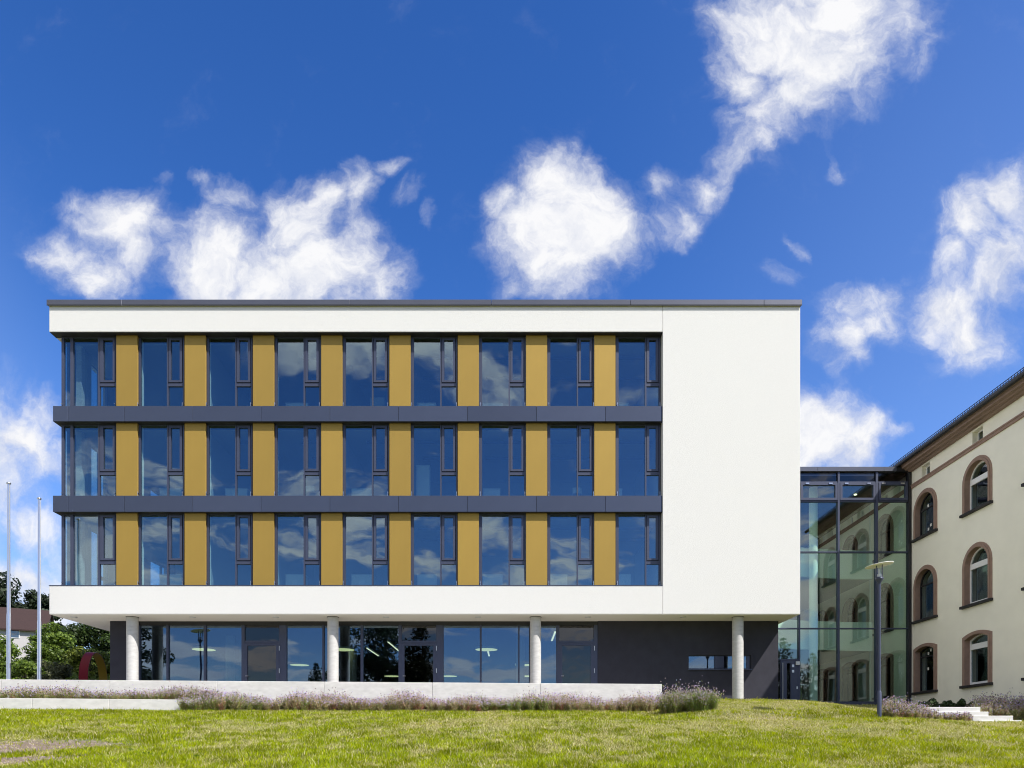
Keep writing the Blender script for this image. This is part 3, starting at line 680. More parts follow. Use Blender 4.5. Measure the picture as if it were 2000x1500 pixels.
for bi, (x0, x1) in enumerate(bays):
    for p0, p1 in HS: obj('transom', MB().box(x0, x1, LY-.07, LY+.09, LZ(p1), LZ(p0)), 'anthracite', link)
    obj('bottom_rail', MB().box(x0, x1, LY-.06, LY+.09, G0-.1, G0+.10), 'anthracite', link)
    zz = [(LZ(1226.7), LZ(1080.0)), (LZ(1077.6), LZ(980.8))]
    for e, g in zz: obj('pane', MB().box(x0, x1, LY, LY+.015, e, g), 'link_glass', link)
    if bi > 0:
        obj('pane', MB().box(x0, x1, LY, LY+.015, G0+.10, LZ(1228.9)), 'link_glass', link)
    obj('pane', MB().box(x0, x1, LY, LY+.015, LZ(941.5), ztop), 'dark_door_glass', link)
    # top-hung vents
    e, g = LZ(978.0), LZ(944.3)
    vb = MB(); q = .085*1.2; yy = LY-.10
    vb.box(x0+.02, x0+.02+q, yy, LY+.05, e, g); vb.box(x1-.02-q, x1-.02, yy, LY+.05, e, g); vb.box(x0+.02+q, x1-.02-q, yy, LY+.05, e, e+q); vb.box(x0+.02+q, x1-.02-q, yy, LY+.05, g-q, g)
    v = obj('vent_window', vb, 'anthracite', link)
    obj('pane', MB().box(x0+.02+q, x1-.02-q, LY-.03, LY-.015, e+q, g-q), 'link_glass', v)
    for fx in (.18, .80):
        xx = x0+(x1-x0)*fx; obj('hinge', MB().box(xx-.08, xx+.08, yy-.03, yy-.004, g-.07, g-.01), 'steel', v)
# door in the first bay
x0, x1 = bays[0]; zt = LZ(1290)
obj('transom', MB().box(x0, x1, LY-.07, LY+.09, zt, LZ(1287.5)), 'anthracite', link); obj('pane', MB().box(x0, x1, LY, LY+.015, LZ(1287.5), LZ(1228.9)), 'link_glass', link)
dm = MB(); xa, xb = LX(1535.5), LX(1542.5)
dm.box(LX(1523), xa, LY-.08, LY+.05, G0, zt-.01); dm.box(xb, x1, LY-.08, LY+.05, G0, zt-.01); dm.box(xa, xb, LY-.08, LY+.05, G0, G0+.12); dm.box(xa, xb, LY-.08, LY+.05, zt-.14, zt-.01)
d = obj('door', dm, 'anthracite', link)
obj('pane', MB().box(xa, xb, LY-.02, LY-.005, G0+.12, zt-.14), 'dark_door_glass', d)
obj('pane', MB().box(x0, LX(1523), LY-.02, LY-.005, G0, zt-.01), 'dark_door_glass', d)
xh = LX(1526.3); obj('door_handle', MB().tube([(xh, LY-.15, G0+.02), (xh, LY-.15, zt-.12)], [.02, .02], 10), 'steel', d)
for py in (1301, 1311.5): obj('hinge', MB().box(LX(1545), LX(1549), LY-.12, LY-.084, PZ(py+2.5, LY), PZ(py-2.5, LY)), 'steel', d)
obj('lock', MB().box(LX(1554), LX(1556.5), LY-.10, LY-.084, PZ(1346, LY), PZ(1341, LY)), 'steel', d)
ic = thing('intercom_box', (LX(1555.5), LY-.1, PZ(1296, LY)), 'small white square intercom above the dark entrance door', 'intercom')
obj('case', MB().box(LX(1552), LX(1559.3), LY-.16, LY-.092, PZ(1299.5, LY), PZ(1292.5, LY)), 'furniture_white', ic, bevel=.006); obj('button', MB().box(LX(1554.5), LX(1557), LY-.168, LY-.162, PZ(1297, LY), PZ(1295, LY)), 'steel', ic)
# inside the link
obj('floor', MB().box(R, 18.05, LY+.1, LY+12, GZ-.25, GZ+.02), 'room_floor', link)
obj('rear_wall', MB().box(R+.2, 18.05, LY+12, LY+12.25, GZ, zcap0-.02), 'room_dark', link)
for cx_, cy_, rr in ((PX(1588.5, 32.2), 32.2, .19), (PX(1702, 34.5), 34.5, .11)):
    obj('column', MB().tube([(cx_, cy_, GZ), (cx_, cy_, zcap0-.26)], [rr, rr], 28), 'gallery_white', link)
for zc in (LZ(1228), LZ(1079)):
    # curved gallery slab with solid parapet
    ft = MB(); n = 14; pts = []
    for k in range(n+1):
        u = k/n; xx = 11.3+6.15*u; pts.append((xx, 31.75+1.15*math.sin(PI*.5*u)+.15*u))
    z0, z1 = zc-.72, zc+.66
    for k in range(n):
        p, q = pts[k], pts[k+1]
        ft.add([(p[0], p[1], z0), (q[0], q[1], z0), (q[0], q[1], z1), (p[0], p[1], z1), (p[0], p[1]+.14, z0), (q[0], q[1]+.14, z0), (q[0], q[1]+.14, z1), (p[0], p[1]+.14, z1)],
               [(0,1,2,3),(7,6,5,4),(0,4,5,1),(3,2,6,7)] + ([(1,5,6,2)] if k == n-1 else []))
    obj('gallery_parapet', ft, 'gallery_white', link)
    sl = MB()
    for k in range(n):
        p, q = pts[k], pts[k+1]; h0, h1 = z0+.02, z0+.40
        sl.add([(p[0], p[1]+.14, h0), (q[0], q[1]+.14, h0), (q[0], 43, h0), (p[0], 43, h0), (p[0], p[1]+.14, h1), (q[0], q[1]+.14, h1), (q[0], 43, h1), (p[0], 43, h1)], [(0,3,2,1),(4,5,6,7)])
    obj('gallery_slab', sl, 'room_white', link)
for xx, yy in ((12.9, 33.2), (14.6, 33.2), (16.6, 33.0)):
    s = obj('ceiling_spot', MB().lathe((xx, yy, zcap0-.30), [(0, 0), (.06, 0), (.075, .02), (.075, .04)], 16), 'lamp_tube', link)

# ================================================================== OLD BUILDING
OX = 18.1; OY0, OY1 = 21.9, 46.0; OZ0, OZ1 = 1.2, 12.42
old = thing('old_building', (OX+6, 34, GZ), 'cream plastered old building with sandstone round-arched windows and brown eaves', 'building')
pitch = 3.33; cen = [26.56+pitch*k for k in range(-1, 6)]
rows = [(2.40, 4.19, 4.36, 'seg'), (5.58, 7.07, None, 'arch'), (9.25, 10.41, None, 'arch')]
HWo = .69; TR = .155                                    # half opening, trim width
def outline(c, z0, zs_, kind, hw, grow=0.0, n=14):
    """closed outline in (y,z), counter-clockwise"""
    pts = [(c-hw, z0), (c+hw, z0)]
    if kind == 'arch':
        for k in range(n+1):
            a_ = PI*k/n; pts.append((c+hw*math.cos(a_), zs_+hw*math.sin(a_)))
    else:
        rise = .17; Rr = (hw*hw+rise*rise)/(2*rise); a0 = math.asin(hw/Rr)
        for k in range(n+1):
            a_ = a0-2*a0*k/n; pts.append((c+Rr*math.sin(a_), zs_+Rr*math.cos(a_)-(Rr-rise)))
    return pts
holes = []
for c in cen:
    for (z0, zsp, _, kind) in rows:
        holes.append(outline(c, z0, zsp, kind, HWo))
    holes.append([(c-.32, 11.84), (c+.28, 11.84), (c+.28, 12.33), (c-.32, 12.33)])
def wall_with_holes(outer, holes):
    vs = [Vector(p) for p in outer]; fs = [list(range(len(outer)))]; ed = []
    for h in holes:
        b = len(vs); vs += [Vector(p) for p in h]; ed += [(b+i, b+(i+1) % len(h)) for i in range(len(h))]
    n0 = len(outer); ed = [(i, (i+1) % n0) for i in range(n0)]+ed
    r = geometry.delaunay_2d_cdt(vs, ed, [], 0, 1e-5)
    V, _, T = r[0], r[1], r[2]
    def inside(p, poly):
        c = False; j = len(poly)-1
        for i in range(len(poly)):
            if (poly[i][1] > p[1]) != (poly[j][1] > p[1]) and p[0] < (poly[j][0]-poly[i][0])*(p[1]-poly[i][1])/(poly[j][1]-poly[i][1])+poly[i][0]: c = not c
            j = i
        return c
    T2 = []
    for t in T:
        m_ = [sum(V[i][k] for i in t)/3 for k in (0, 1)]
        if inside(m_, outer) and not any(inside(m_, h) for h in holes): T2.append(t)
    return V, T2
V, T = wall_with_holes([(OY0, OZ0), (OY1, OZ0), (OY1, OZ1), (OY0, OZ1)], holes)
mb = MB(); mb.add([(OX, p[0], p[1]) for p in V], [tuple(t) for t in T])
for h in holes:
    n = len(h); vs = [(OX, p[0], p[1]) for p in h]+[(OX+.42, p[0], p[1]) for p in h]
    mb.add(vs, [(i, (i+1) % n, (i+1) % n+n, i+n) for i in range(n)])
me_w = obj('wall', mb, 'cream_render', old)
mb = MB(); mb.box(OX+.002, OX+11.6, OY0-.3, OY0, OZ0, OZ1); mb.box(OX+.002, OX+11.6, OY1, OY1+.3, OZ0, OZ1); mb.box(OX+11.3, OX+11.6, OY0, OY1, OZ0, OZ1)
mb.prism([(OX, OZ1), (OX+11.6, OZ1), (OX+5.8, OZ1+4.2)], OY0-.3, OY0); mb.prism([(OX, OZ1), (OX+11.6, OZ1), (OX+5.8, OZ1+4.2)], OY1, OY1+.3)
obj('gable_wall', mb, 'cream_render', old)
mb = MB()
for z in (5.0, 8.65, 12.15): mb.box(OX+.45, OX+11.3, OY0, OY1, z-.1, z+.1)
mb.box(OX+4.5, OX+4.6, OY0, OY1, OZ0, OZ1)
obj('inner_floors', mb, 'room_dark', old)
def strip(outer, inner, x0, x1):
    """a moulding between two outlines that share their ends (open at the bottom)"""
    n = len(outer); m_ = MB(); vs = [(x0, *p) for p in outer]+[(x0, *p) for p in inner]+[(x1, *p) for p in outer]+[(x1, *p) for p in inner]; fs = []
    for i in range(n-1):
        fs += [(i, i+1, n+i+1, n+i), (2*n+i, i, i+1, 2*n+i+1)[:4], (n+i, n+i+1, 3*n+i+1, 3*n+i)]
    return m_.add(vs, fs)
for ci, c in enumerate(cen):
    for ri, (z0, zsp, _, kind) in enumerate(rows):
        o0 = outline(c, z0, zsp, kind, HWo); path_in = o0[1:]+[o0[0]]                 # right foot, arch, left foot
        g = outline(c, z0, zsp+(0 if kind == 'arch' else TR*.85), kind, HWo+TR); path_out = g[1:]+[g[0]]
        g2 = outline(c, z0, zsp+(0 if kind == 'arch' else TR*.45), kind, HWo+TR*.5); path_mid = g2[1:]+[g2[0]]
        sm_ = strip(path_out, path_mid, OX-.035, OX+.01)
        s2 = strip(path_mid, [(y, z) for y, z in path_in], OX-.065, OX+.01); sm_.add(s2.v, s2.f)
        rv = strip(path_in, [(c+(y-c)*.965, zsp+(z-zsp)*.965 if z > zsp else z) for y, z in path_in], OX-.062, OX+.24); sm_.add(rv.v, rv.f)
        su = obj('window', sm_, 'sandstone', old, origin=(OX, c, z0))
        su['label'] = 'arched window with sandstone surround' if kind == 'arch' else 'flat-arched window with sandstone surround'
        obj('window_sill', MB().box(OX-.13, OX+.22, c-HWo-TR-.04, c+HWo+TR+.04, z0-.10, z0), 'sill_dark', su, bevel=.006)
        dark = ci > 1
        fm = 'sill_dark' if dark else 'white_frame'
        hw = HWo*.965; fw = .045 if dark else .07
        xf0, xf1 = OX+.16, OX+.23
        oo = outline(c, z0, zsp, kind, hw); path_o = oo[1:]+[oo[0]]
        ii = outline(c, z0+.0, zsp-(0 if kind == 'arch' else fw*.8), kind, hw-fw); path_i = ii[1:]+[ii[0]]
        fr = strip(path_o, path_i, xf0, xf1)
        fr.box(xf0, xf1, c-hw+fw, c+hw-fw, z0, z0+(.05 if dark else .12))
        if dark: fr.box(xf0, xf1, c-hw+fw, c+hw-fw, zsp+(.02 if kind == 'arch' else -.28), zsp+(.07 if kind == 'arch' else -.23))
        else:
            zb = zsp-.08 if kind == 'arch' else zsp-.38
            fr.box(xf0-.01, xf1, c-hw+fw, c+hw-fw, zb, zb+.22)
        obj('frame', fr, fm, su)
        pp = outline(c, z0, zsp, kind, hw-.01)
        pn = MB(); n = len(pp); pn.add([(OX+.19, y, z) for y, z in pp]+[(OX+.20, y, z) for y, z in pp], [tuple(range(n)), tuple(range(2*n-1, n-1, -1))]+[(i, i+n, (i+1) % n+n, (i+1) % n) for i in range(n)])
        obj('pane', pn, 'old_window_glass', su)
        obj('inner_jamb', strip([(c+(y-c)*1.0, z) for y, z in path_in], [(c+(y-c)*1.05, z0+(z-z0)*1.01) for y, z in path_in], OX+.43, OX+.5), 'room_white', su)
        if ci in (2,) and ri in (0, 2):
            for k, (dy, dz) in enumerate(((.1, .12), (-.12, .25), (.12, -.55 if ri == 0 else 1.15))):
                obj('sticker', MB().box(OX+.180, OX+.186, c+dy*.8-.05, c+dy*.8+.05, (zsp-.25+dz if ri == 0 else z0+.15+dz)-.06, (zsp-.25+dz if ri == 0 else z0+.15+dz)+.06), 'paper', su)
    # attic opening
    fr = MB(); y0, y1 = c-.32, c+.28; xa, xb = OX+.20, OX+.26
    fr.box(xa, xb, y0, y0+.06, 11.84, 12.33); fr.box(xa, xb, y1-.06, y1, 11.84, 12.33); fr.box(xa, xb, y0+.06, y1-.06, 12.27, 12.33); fr.box(xa, xb, y0+.06, y1-.06, 11.84, 11.90)
    w = obj('attic_window', fr, 'white_frame', old); obj('pane', MB().box(OX+.23, OX+.24, y0+.06, y1-.06, 11.90, 12.27), 'old_window_glass', w)
mb = MB(); mb.box(OX-.055, OX+.002, OY0-.05, OY1, 11.63, 11.80); mb.box(OX-.075, OX-.05, OY0-.05, OY1, 11.74, 11.80); obj('string_course', mb, 'sandstone', old)
CY0 = OY0-.55
prof = [(OX+.003, 12.40), (OX-.14, 12.40), (OX-.18, 12.46), (OX-.30, 12.47), (OX-.34, 12.52), (OX-.46, 12.54), (OX-.46, 12.66), (OX-.50, 12.70), (OX+.003, 12.75)]
obj('cornice', MB().prism(prof, CY0+.25, OY1), 'cornice_paint', old)
# gutter and roof
gp = []
for k in range(9):
    a_ = PI+PI*k/8; gp.append((OX-.585+.085*math.cos(a_), 12.73+.085*math.sin(a_)+.0))
obj('gutter', MB().prism(gp+[(OX-.49, 12.78), (OX-.68, 12.78)], CY0, OY1), 'black_metal', old)
rz = lambda x: 12.76+(x-(OX-.60))*.70
obj('roof', MB().prism([(OX-.60, 12.765), (OX+5.8, rz(OX+5.8)), (OX+12.2, 12.76), (OX+12.2, 12.64), (OX+5.8, rz(OX+5.8)-.12), (OX-.50, 12.70)], CY0, OY1), 'slate', old)
sg = MB(); xg = OX-.25; zg = rz(xg)
for z in (.04, .12, .20): sg.box(xg-.012, xg+.012, CY0+.1, OY1-.1, zg+z-.008, zg+z+.008)
y = CY0+.1
while y < OY1-.1:
    sg.box(xg-.008, xg+.008, y-.008, y+.008, zg, zg+.20); y += .14
o = obj('snow_guard', sg, 'black_metal', old, kind='stuff')
dp = MB(); dp.tube([(OX-.585, OY0-.05, 12.74), (OX-.585, OY0-.05, 12.5), (OX-.12, OY0+.12, 12.1), (OX-.12, OY0+.12, 1.9)], [.05]*4, 10); obj('downpipe', dp, 'black_metal', old)

# ================================================================== TERRACE AND WALLS
WA, WB = Vector((-26.5, 21.77)), Vector((5.32, 24.20)); WD = (WB-WA).normalized(); WN = Vector((-WD.y, WD.x))
def along(px):                                    # point of the terrace wall seen at px
    k = (px-CX)/FPX; t = (k*WA.y-WA.x)/(WD.x-k*WD.y); return WA+WD*t
tj = [WA, along(2.5), along(214), along(423.5), along(632.7), along(844), along(1056), WB]
tw = thing('terrace_wall', (-6, 23.4, 1.1), 'long pale concrete retaining wall in front of the columns, behind the lavender bed', 'wall')
def seg(p, q, th, z0, z1, z1b=None):
    m_ = MB(); p = p+WD*.006; q = q-WD*.006; z1b = z1b or z1
    c = [p, q, q+WN*th, p+WN*th]; zt = [z1, z1b, z1b, z1]
    return m_.add([(v.x, v.y, z0) for v in c]+[(v.x, v.y, z) for v, z in zip(c, zt)], [(0,3,2,1),(4,5,6,7),(0,1,5,4),(1,2,6,5),(2,3,7,6),(3,0,4,7)])
for i in range(len(tj)-1): obj('wall_segment', seg(tj[i], tj[i+1], .28, .6, 2.195), 'concrete', tw, origin=(tj[i].x, tj[i].y, 1), bevel=.008)
lw = thing('planter_wall', (-18, 21.7, .9), 'low white concrete wall at the lawn edge on the left, below the long terrace wall', 'wall')
OFF = -WN*.95
lj = [WA+OFF, None, None, None]
def along2(px):
    A = WA+OFF; k = (px-CX)/FPX; t = (k*A.y-A.x)/(WD.x-k*WD.y); return A+WD*t
lj = [WA+OFF-WD*2, along2(-148), along2(62.5), along2(212.6), along2(372)]
for i in range(4): obj('wall_segment', seg(lj[i], lj[i+1], .24, .6, 1.535-.01*i, 1.535-.01*(i+1)), 'concrete', lw, bevel=.008)
e = along2(372)
obj('bed_soil', MB().prism([(lj[0].x, lj[0].y+.24), (e.x, e.y+.2), (e.x, e.y+.95), (lj[0].x, lj[0].y+.95)], .9, 1.42, 'z'), 'soil', kind='structure').name = 'planting_bed'
a0 = WA+WN*.27; b0 = WB+WN*.27
obj('terrace', MB().prism([(a0.x, a0.y), (b0.x, b0.y), (5.30, 28.09), (-16.54, 28.09), (-16.54, 46), (-44, 46), (-44, a0.y)], .9, GZ, 'z'), 'paving', kind='structure')
obj('path', MB().prism([(5.32, 27.35), (11.4, 27.35), (11.4, 30.9), (10.98, 30.9), (10.98, 28.09), (5.32, 28.09)], 1.3, GZ+.0, 'z'), 'paving', kind='structure')
# steps on the right
st = thing('garden_steps', (PX(1900, 20.6), 20.8, .8), 'white concrete garden steps going down to the right beside the flowers', 'steps')
for k, (py, pr, pl) in enumerate(((1381, 1915, 1800), (1390, 1931, 1812), (1398, 1979, 1900), (1406.5, 1996, 1912))):
    y0 = 20.75-.05*k
    obj('step', MB().box(PX(pl, y0), PX(pr, y0), y0, 22.6+.1*k, .45, PZ(py, y0)), 'concrete', st, bevel=.01)
# flagpoles
def pole(x, y, ztop, label):
    t = thing('flagpole', (x, y, GZ), label, 'flagpole', 'flagpoles on the terrace')
    obj('shaft', MB().tube([(x, y, GZ), (x, y, GZ+2.9), (x, y, GZ+3.0), (x, y, ztop-.06)], [.070, .068, .058, .044], 24), 'pole_metal', t)
    obj('pole_cap', MB().lathe((x, y, ztop-.06), [(.045, 0), (.075, .005), (.078, .03), (.05, .06), (0, .065)], 20), 'steel', t)
    obj('rope', MB().tube([(x+.075, y-.03, GZ+1.1), (x+.06, y-.03, ztop-.1)], [.006, .006], 5), 'white_frame', t)
    obj('cleat', MB().box(x+.06, x+.09, y-.05, y-.02, GZ+1.0, GZ+1.15), 'steel', t)
pole(PX(17, 25), 25, PZ(942, 25), 'tall aluminium flagpole nearest the left edge, the taller of two')
pole(PX(76.6, 26.4), 26.4, PZ(972, 26.4), 'tall aluminium flagpole standing closer to the white building')
# ring sculpture
def ring():
    R_, w, th = 1.32, .38, .035; cx_, cy_, cz = PX(183, 33), 33.0, GZ+1.32
    yaw = math.radians(76.9)      # axis turned away from the view
    ax = Vector((math.sin(yaw), -math.cos(yaw), 0))*-1; ax = Vector((-math.sin(yaw), -math.cos(yaw), 0)); e1 = Vector((math.cos(yaw), -math.sin(yaw), 0)); e2 = Vector((0, 0, 1)); c = Vector((cx_, cy_, cz))
    ot, it = MB(), MB(); n = 72; ot.smooth = it.smooth = True
    def rg(r, s): return [tuple(c+(e1*math.cos(2*PI*k/n)+e2*math.sin(2*PI*k/n))*r+ax*s) for k in range(n)]
    A, B = rg(R_, -w/2), rg(R_, w/2); C, D = rg(R_-th, -w/2), rg(R_-th, w/2)
    ot.add(A+B, [(k, (k+1) % n, (k+1) % n+n, k+n) for k in range(n)]); it.add(C+D, [(k, k+n, (k+1) % n+n, (k+1) % n) for k in range(n)])
    ot.smooth = False
    for U, V_ in ((A, C), (B, D)): ot.add(U+V_, [(k, (k+1) % n, (k+1) % n+n, k+n) for k in range(n)])
    t = thing('ring_sculpture', (cx_, cy_, GZ), 'large upright ring sculpture, dark red outside and yellow inside, on the terrace', 'sculpture')
    obj('outer_band', ot, 'red_paint', t); obj('inner_band', it, 'yellow_paint', t)
ring()
# park lamp
def park_lamp(x, y, z0, label, H=None, group=None, s=1.0):
    t = thing('park_lamp', (x, y, z0), label, 'lamp post', group)
    zt = z0+4.45*s if H is None else z0+H
    obj('lower_pole', MB().tube([(x, y, z0-.2), (x, y, z0+.76*s), (x, y, z0+.80*s)], [.060*s, .060*s, .042*s], 20), 'anthracite', t)
    obj('upper_pole', MB().tube([(x, y, z0+.79*s), (x, y, zt-.55*s)], [.038*s, .036*s], 18), 'anthracite', t)
    h = zt-.55*s
    obj('collar', MB().lathe((x, y, h), [(.04*s, -.03*s), (.045*s, 0), (.10*s, .09*s), (.108*s, .11*s), (.108*s, .15*s), (0, .15*s)], 24), 'anthracite', t)
    obj('lamp_glass', MB().lathe((x, y, h+.15*s), [(.092*s, 0), (.092*s, .34*s)], 24), 'lamp_glass', t)
    b = MB(); b.lathe((x, y, h+.15*s), [(.0, 0), (.062*s, 0), (.062*s, .09*s), (.03*s, .11*s), (.026*s, .26*s), (0, .27*s)], 16); obj('bulb', b, 'white_frame', t)
    for a_ in (.3, 1.87, 3.44, 5.01): 
        dx, dy = .104*s*math.cos(a_), .104*s*math.sin(a_); obj('stay', MB().tube([(x+dx, y+dy, h+.14*s), (x+dx, y+dy, h+.50*s)], [.011*s]*2, 6), 'anthracite', t)
    d = MB(); R_ = .37*s; d.lathe((0, 0, 0), [(0, 0), (R_, .0), (R_+.006, .008), (R_, .018), (.12*s, .055*s), (0, .06*s)], 48)
    me = mkmesh('lamp_shade', d, 'white_frame'); o = place('lamp_shade', me, t, (x, y, h+.50*s)); o.rotation_euler = (0, math.radians(-7.5), 0)
lxp = PX(1717.5, 19.6)
park_lamp(lxp, 19.6, gh(lxp, 19.6), 'dark park lamp with a round flat white shade on the lawn by the glass link')

# ================================================================== LOCAL NOISE FOR PLANTING
def vnoise(x, y, s, seed=0):
    x = np.asarray(x, float)*s+seed*17.3; y = np.asarray(y, float)*s+seed*9.1
    xi = np.floor(x).astype(int); yi = np.floor(y).astype(int); fx = x-xi; fy = y-yi; fx = fx*fx*(3-2*fx); fy = fy*fy*(3-2*fy)
    def h(a, b): 
        n = np.sin(a*127.1+b*311.7+seed*74.7)*43758.5453; return n-np.floor(n)
    return (h(xi, yi)*(1-fx)+h(xi+1, yi)*fx)*(1-fy)+(h(xi, yi+1)*(1-fx)+h(xi+1, yi+1)*fx)*fy
def np_mesh(name, V, Fc, tint, mname, nverts=3):
    """V (n,3), faces (m,nverts), tint per vertex (n,3)"""
    me = bpy.data.meshes.new(name); n, m_ = len(V), len(Fc)
    me.vertices.add(n); me.vertices.foreach_set('co', np.asarray(V, np.float32).ravel())
    me.loops.add(m_*nverts); me.loops.foreach_set('vertex_index', np.asarray(Fc, np.int32).ravel())
    me.polygons.add(m_); me.polygons.foreach_set('loop_start', np.arange(0, m_*nverts, nverts, dtype=np.int32))
    me.update(calc_edges=True)
    if tint is not None:
        a = me.color_attributes.new('tint', 'FLOAT_COLOR', 'POINT'); c = np.ones((n, 4), np.float32); c[:, :3] = tint; a.data.foreach_set('color', c.ravel())
    me.materials.append(MATS[mname]); me.validate(); me.update()
    return me
# ------------------------------------------------------------------ grass
def grass():
    pts = []
    def region(x0, x1, y0, y1, dens):
        n = int((x1-x0)*(y1-y0)*dens); pts.append(np.stack([rng.uniform(x0, x1, n), rng.uniform(y0, y1, n)], 1))
    region(-10.5, 10.5, 8.6, 12, 1900); region(-12.5, 12.5, 12, 15, 1300); region(-15, 15, 15, 18, 950); region(-18, 17, 18, 21.5, 850); region(-10.5, 5.4, 21.5, 23.1, 850); region(4.8, 18, 21.5, 27.4, 800); region(10.5, 17.5, 27.4, 30.9, 400)
    P = np.concatenate(pts); x, y = P[:, 0], P[:, 1]
    keep = np.ones(len(x), bool)
    # keep off beds and walls
    s = (y-21.77)-(x+26.5)*(24.2-21.77)/(5.32+26.5)
    keep &= ~((x < 5.4) & (s > -1.22+.05*(x < -10))) | (x > 5.5)
    keep &= ~((x > 12.2) & (y > 20.6) & (y < 22.6) & (x < 15.3))
    bare = soil_mask(x, y)+(vnoise(x, y, 2.2, 3)-.5)*1.3
    keep &= rng.random(len(x)) > np.clip(bare*1.5-.35, 0, .90)*(soil_mask(x, y) > .02)
    m1 = vnoise(x, y*.6, .5, 1)*.40+vnoise(x, y*.5, 1.7, 2)*.35+vnoise(x, y*.5, 4.1, 8)*.25; fine = vnoise(x, y, 4.5, 5)
    P = P[keep]; x, y = x[keep], y[keep]; m1, fine = m1[keep], fine[keep]; n = len(x)
    dryband = np.exp(-((y-17.6-.0*x)/2.2)**2)*.22*sstep(-9, 2, x)+.20*sstep(4, 9, x)*sstep(20, 23, y)-.16*(1-sstep(10.5, 13, y))-.25*(1-sstep(-14, -5, x))*sstep(14, 18, y)
    dry = np.clip((m1+.5*(fine-.5)+dryband-.44)*3.6, 0, 1)
    isdry = rng.random(n) < (.12+.66*dry)
    h = (.045+.045*rng.random(n)+.03*(vnoise(x, y, 2.5, 7)))*(1-.35*dry); h *= np.where(rng.random(n) < .03, 1.7, 1.0)
    bothered = sstep(0.02, .3, soil_mask(x, y)); h *= 1-.4*bothered
    w = (.0035+.0035*rng.random(n))*(1+.03*(y-9)) * 1.25
    a = rng.uniform(0, 2*PI, n); lean = rng.uniform(.1, .9, n)*h*(1+.7*dry); la = rng.uniform(0, 2*PI, n)
    z = ground_h(x, y)-.01
    dx, dy = np.cos(a)*w, np.sin(a)*w; lx, ly = np.cos(la)*lean, np.sin(la)*lean
    V = np.empty((n, 5, 3))
    V[:, 0] = np.stack([x-dx, y-dy, z], 1); V[:, 1] = np.stack([x+dx, y+dy, z], 1)
    V[:, 2] = np.stack([x-dx*.8+lx*.35, y-dy*.8+ly*.35, z+h*.55], 1); V[:, 3] = np.stack([x+dx*.8+lx*.35, y+dy*.8+ly*.35, z+h*.55], 1)
    V[:, 4] = np.stack([x+lx, y+ly, z+h], 1)
    b = np.arange(n)[:, None]*5
    Fc = np.concatenate([b+[0, 1, 3], b+[0, 3, 2], b+[2, 3, 4]])
    g1 = np.array([.115, .200, .002]); g2 = np.array([.31, .40, .006]); d1 = np.array([.30, .27, .06]); d2 = np.array([.78, .72, .40])
    r = rng.random((n, 1)); c = g1*(1-r)+g2*r
    yel = np.clip(.35+.6*m1+.3*sstep(0, 10, x), 0, 1)[:, None]; c = c*(1+yel*np.array([.60, .25, .15])); c = c*(.62+.76*vnoise(x, y, 3.1, 11))[:, None]
    cd = d1*(1-r)+d2*r*1.0; c = np.where(isdry[:, None], cd, c)
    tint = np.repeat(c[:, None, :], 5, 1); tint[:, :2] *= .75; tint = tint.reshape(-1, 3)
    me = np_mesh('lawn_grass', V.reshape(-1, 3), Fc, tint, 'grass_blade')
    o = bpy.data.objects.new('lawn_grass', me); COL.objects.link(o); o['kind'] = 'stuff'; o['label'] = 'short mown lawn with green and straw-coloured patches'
    print('grass blades', n)
grass()
def gravel():
    mb = MB(); n = 0
    while n < 1500:
        x = random.uniform(-14.5, -6.2); y = random.uniform(10.3, 14.2)
        if random.random() > float(soil_mask(x, y)): continue
        r = random.choice([.010, .014, .022, .038])*random.uniform(.6, 1.2); z = gh(x, y); a_ = random.uniform(0, 6.28)
        vs = []
        for k in range(5):
            b_ = a_+k*1.2566; vs.append((x+r*math.cos(b_)*random.uniform(.7, 1.2), y+r*math.sin(b_)*random.uniform(.7, 1.2), z))
        vs.append((x, y, z+r*random.uniform(.5, .9)))
        mb.add(vs, [(k, (k+1) % 5, 5) for k in range(5)]); n += 1
    o = obj('gravel', mb, 'stone_chip', kind='stuff'); o['label'] = 'loose stones on the bare earth patch at the lower left'
gravel()
def weed(x, y, s, label):
    z = gh(x, y); V = []; Fc = []; T = []; n = random.randint(11, 15)
    for i in range(n):
        a_ = i*2.4+random.uniform(-.3, .3); L = s*random.uniform(.6, 1.1); el = random.uniform(.3, 1.1); W = L*.17
        d = Vector((math.cos(a_)*math.cos(el), math.sin(a_)*math.cos(el), math.sin(el))); sd_ = Vector((-math.sin(a_), math.cos(a_), 0)); p = Vector((x, y, z)); b = len(V)
        prof = [(0, .15), (.3, .6), (.6, 1.0), (.85, .7), (1.0, .05)]
        col_ = np.array([.14, .23, .03])*random.uniform(.7, 1.5)
        for t_, w_ in prof:
            c = p+d*L*t_+Vector((0, 0, -L*.55*t_*t_*.6)); V += [tuple(c-sd_*W*w_+Vector((0, 0, W*.4*w_))), tuple(c), tuple(c+sd_*W*w_+Vector((0, 0, W*.4*w_)))]; T += [col_*.9, col_*1.2, col_]
        for k in range(4):
            q = b+3*k; Fc += [(q, q+1, q+4, q+3), (q+1, q+2, q+5, q+4)]
    me = np_mesh('weed', np.array(V), np.array(Fc), np.array(T), 'leaf', 4)
    o = bpy.data.objects.new('weed', me); COL.objects.link(o); tag(o, label, 'weed', 'broad-leaved weeds in the lawn')
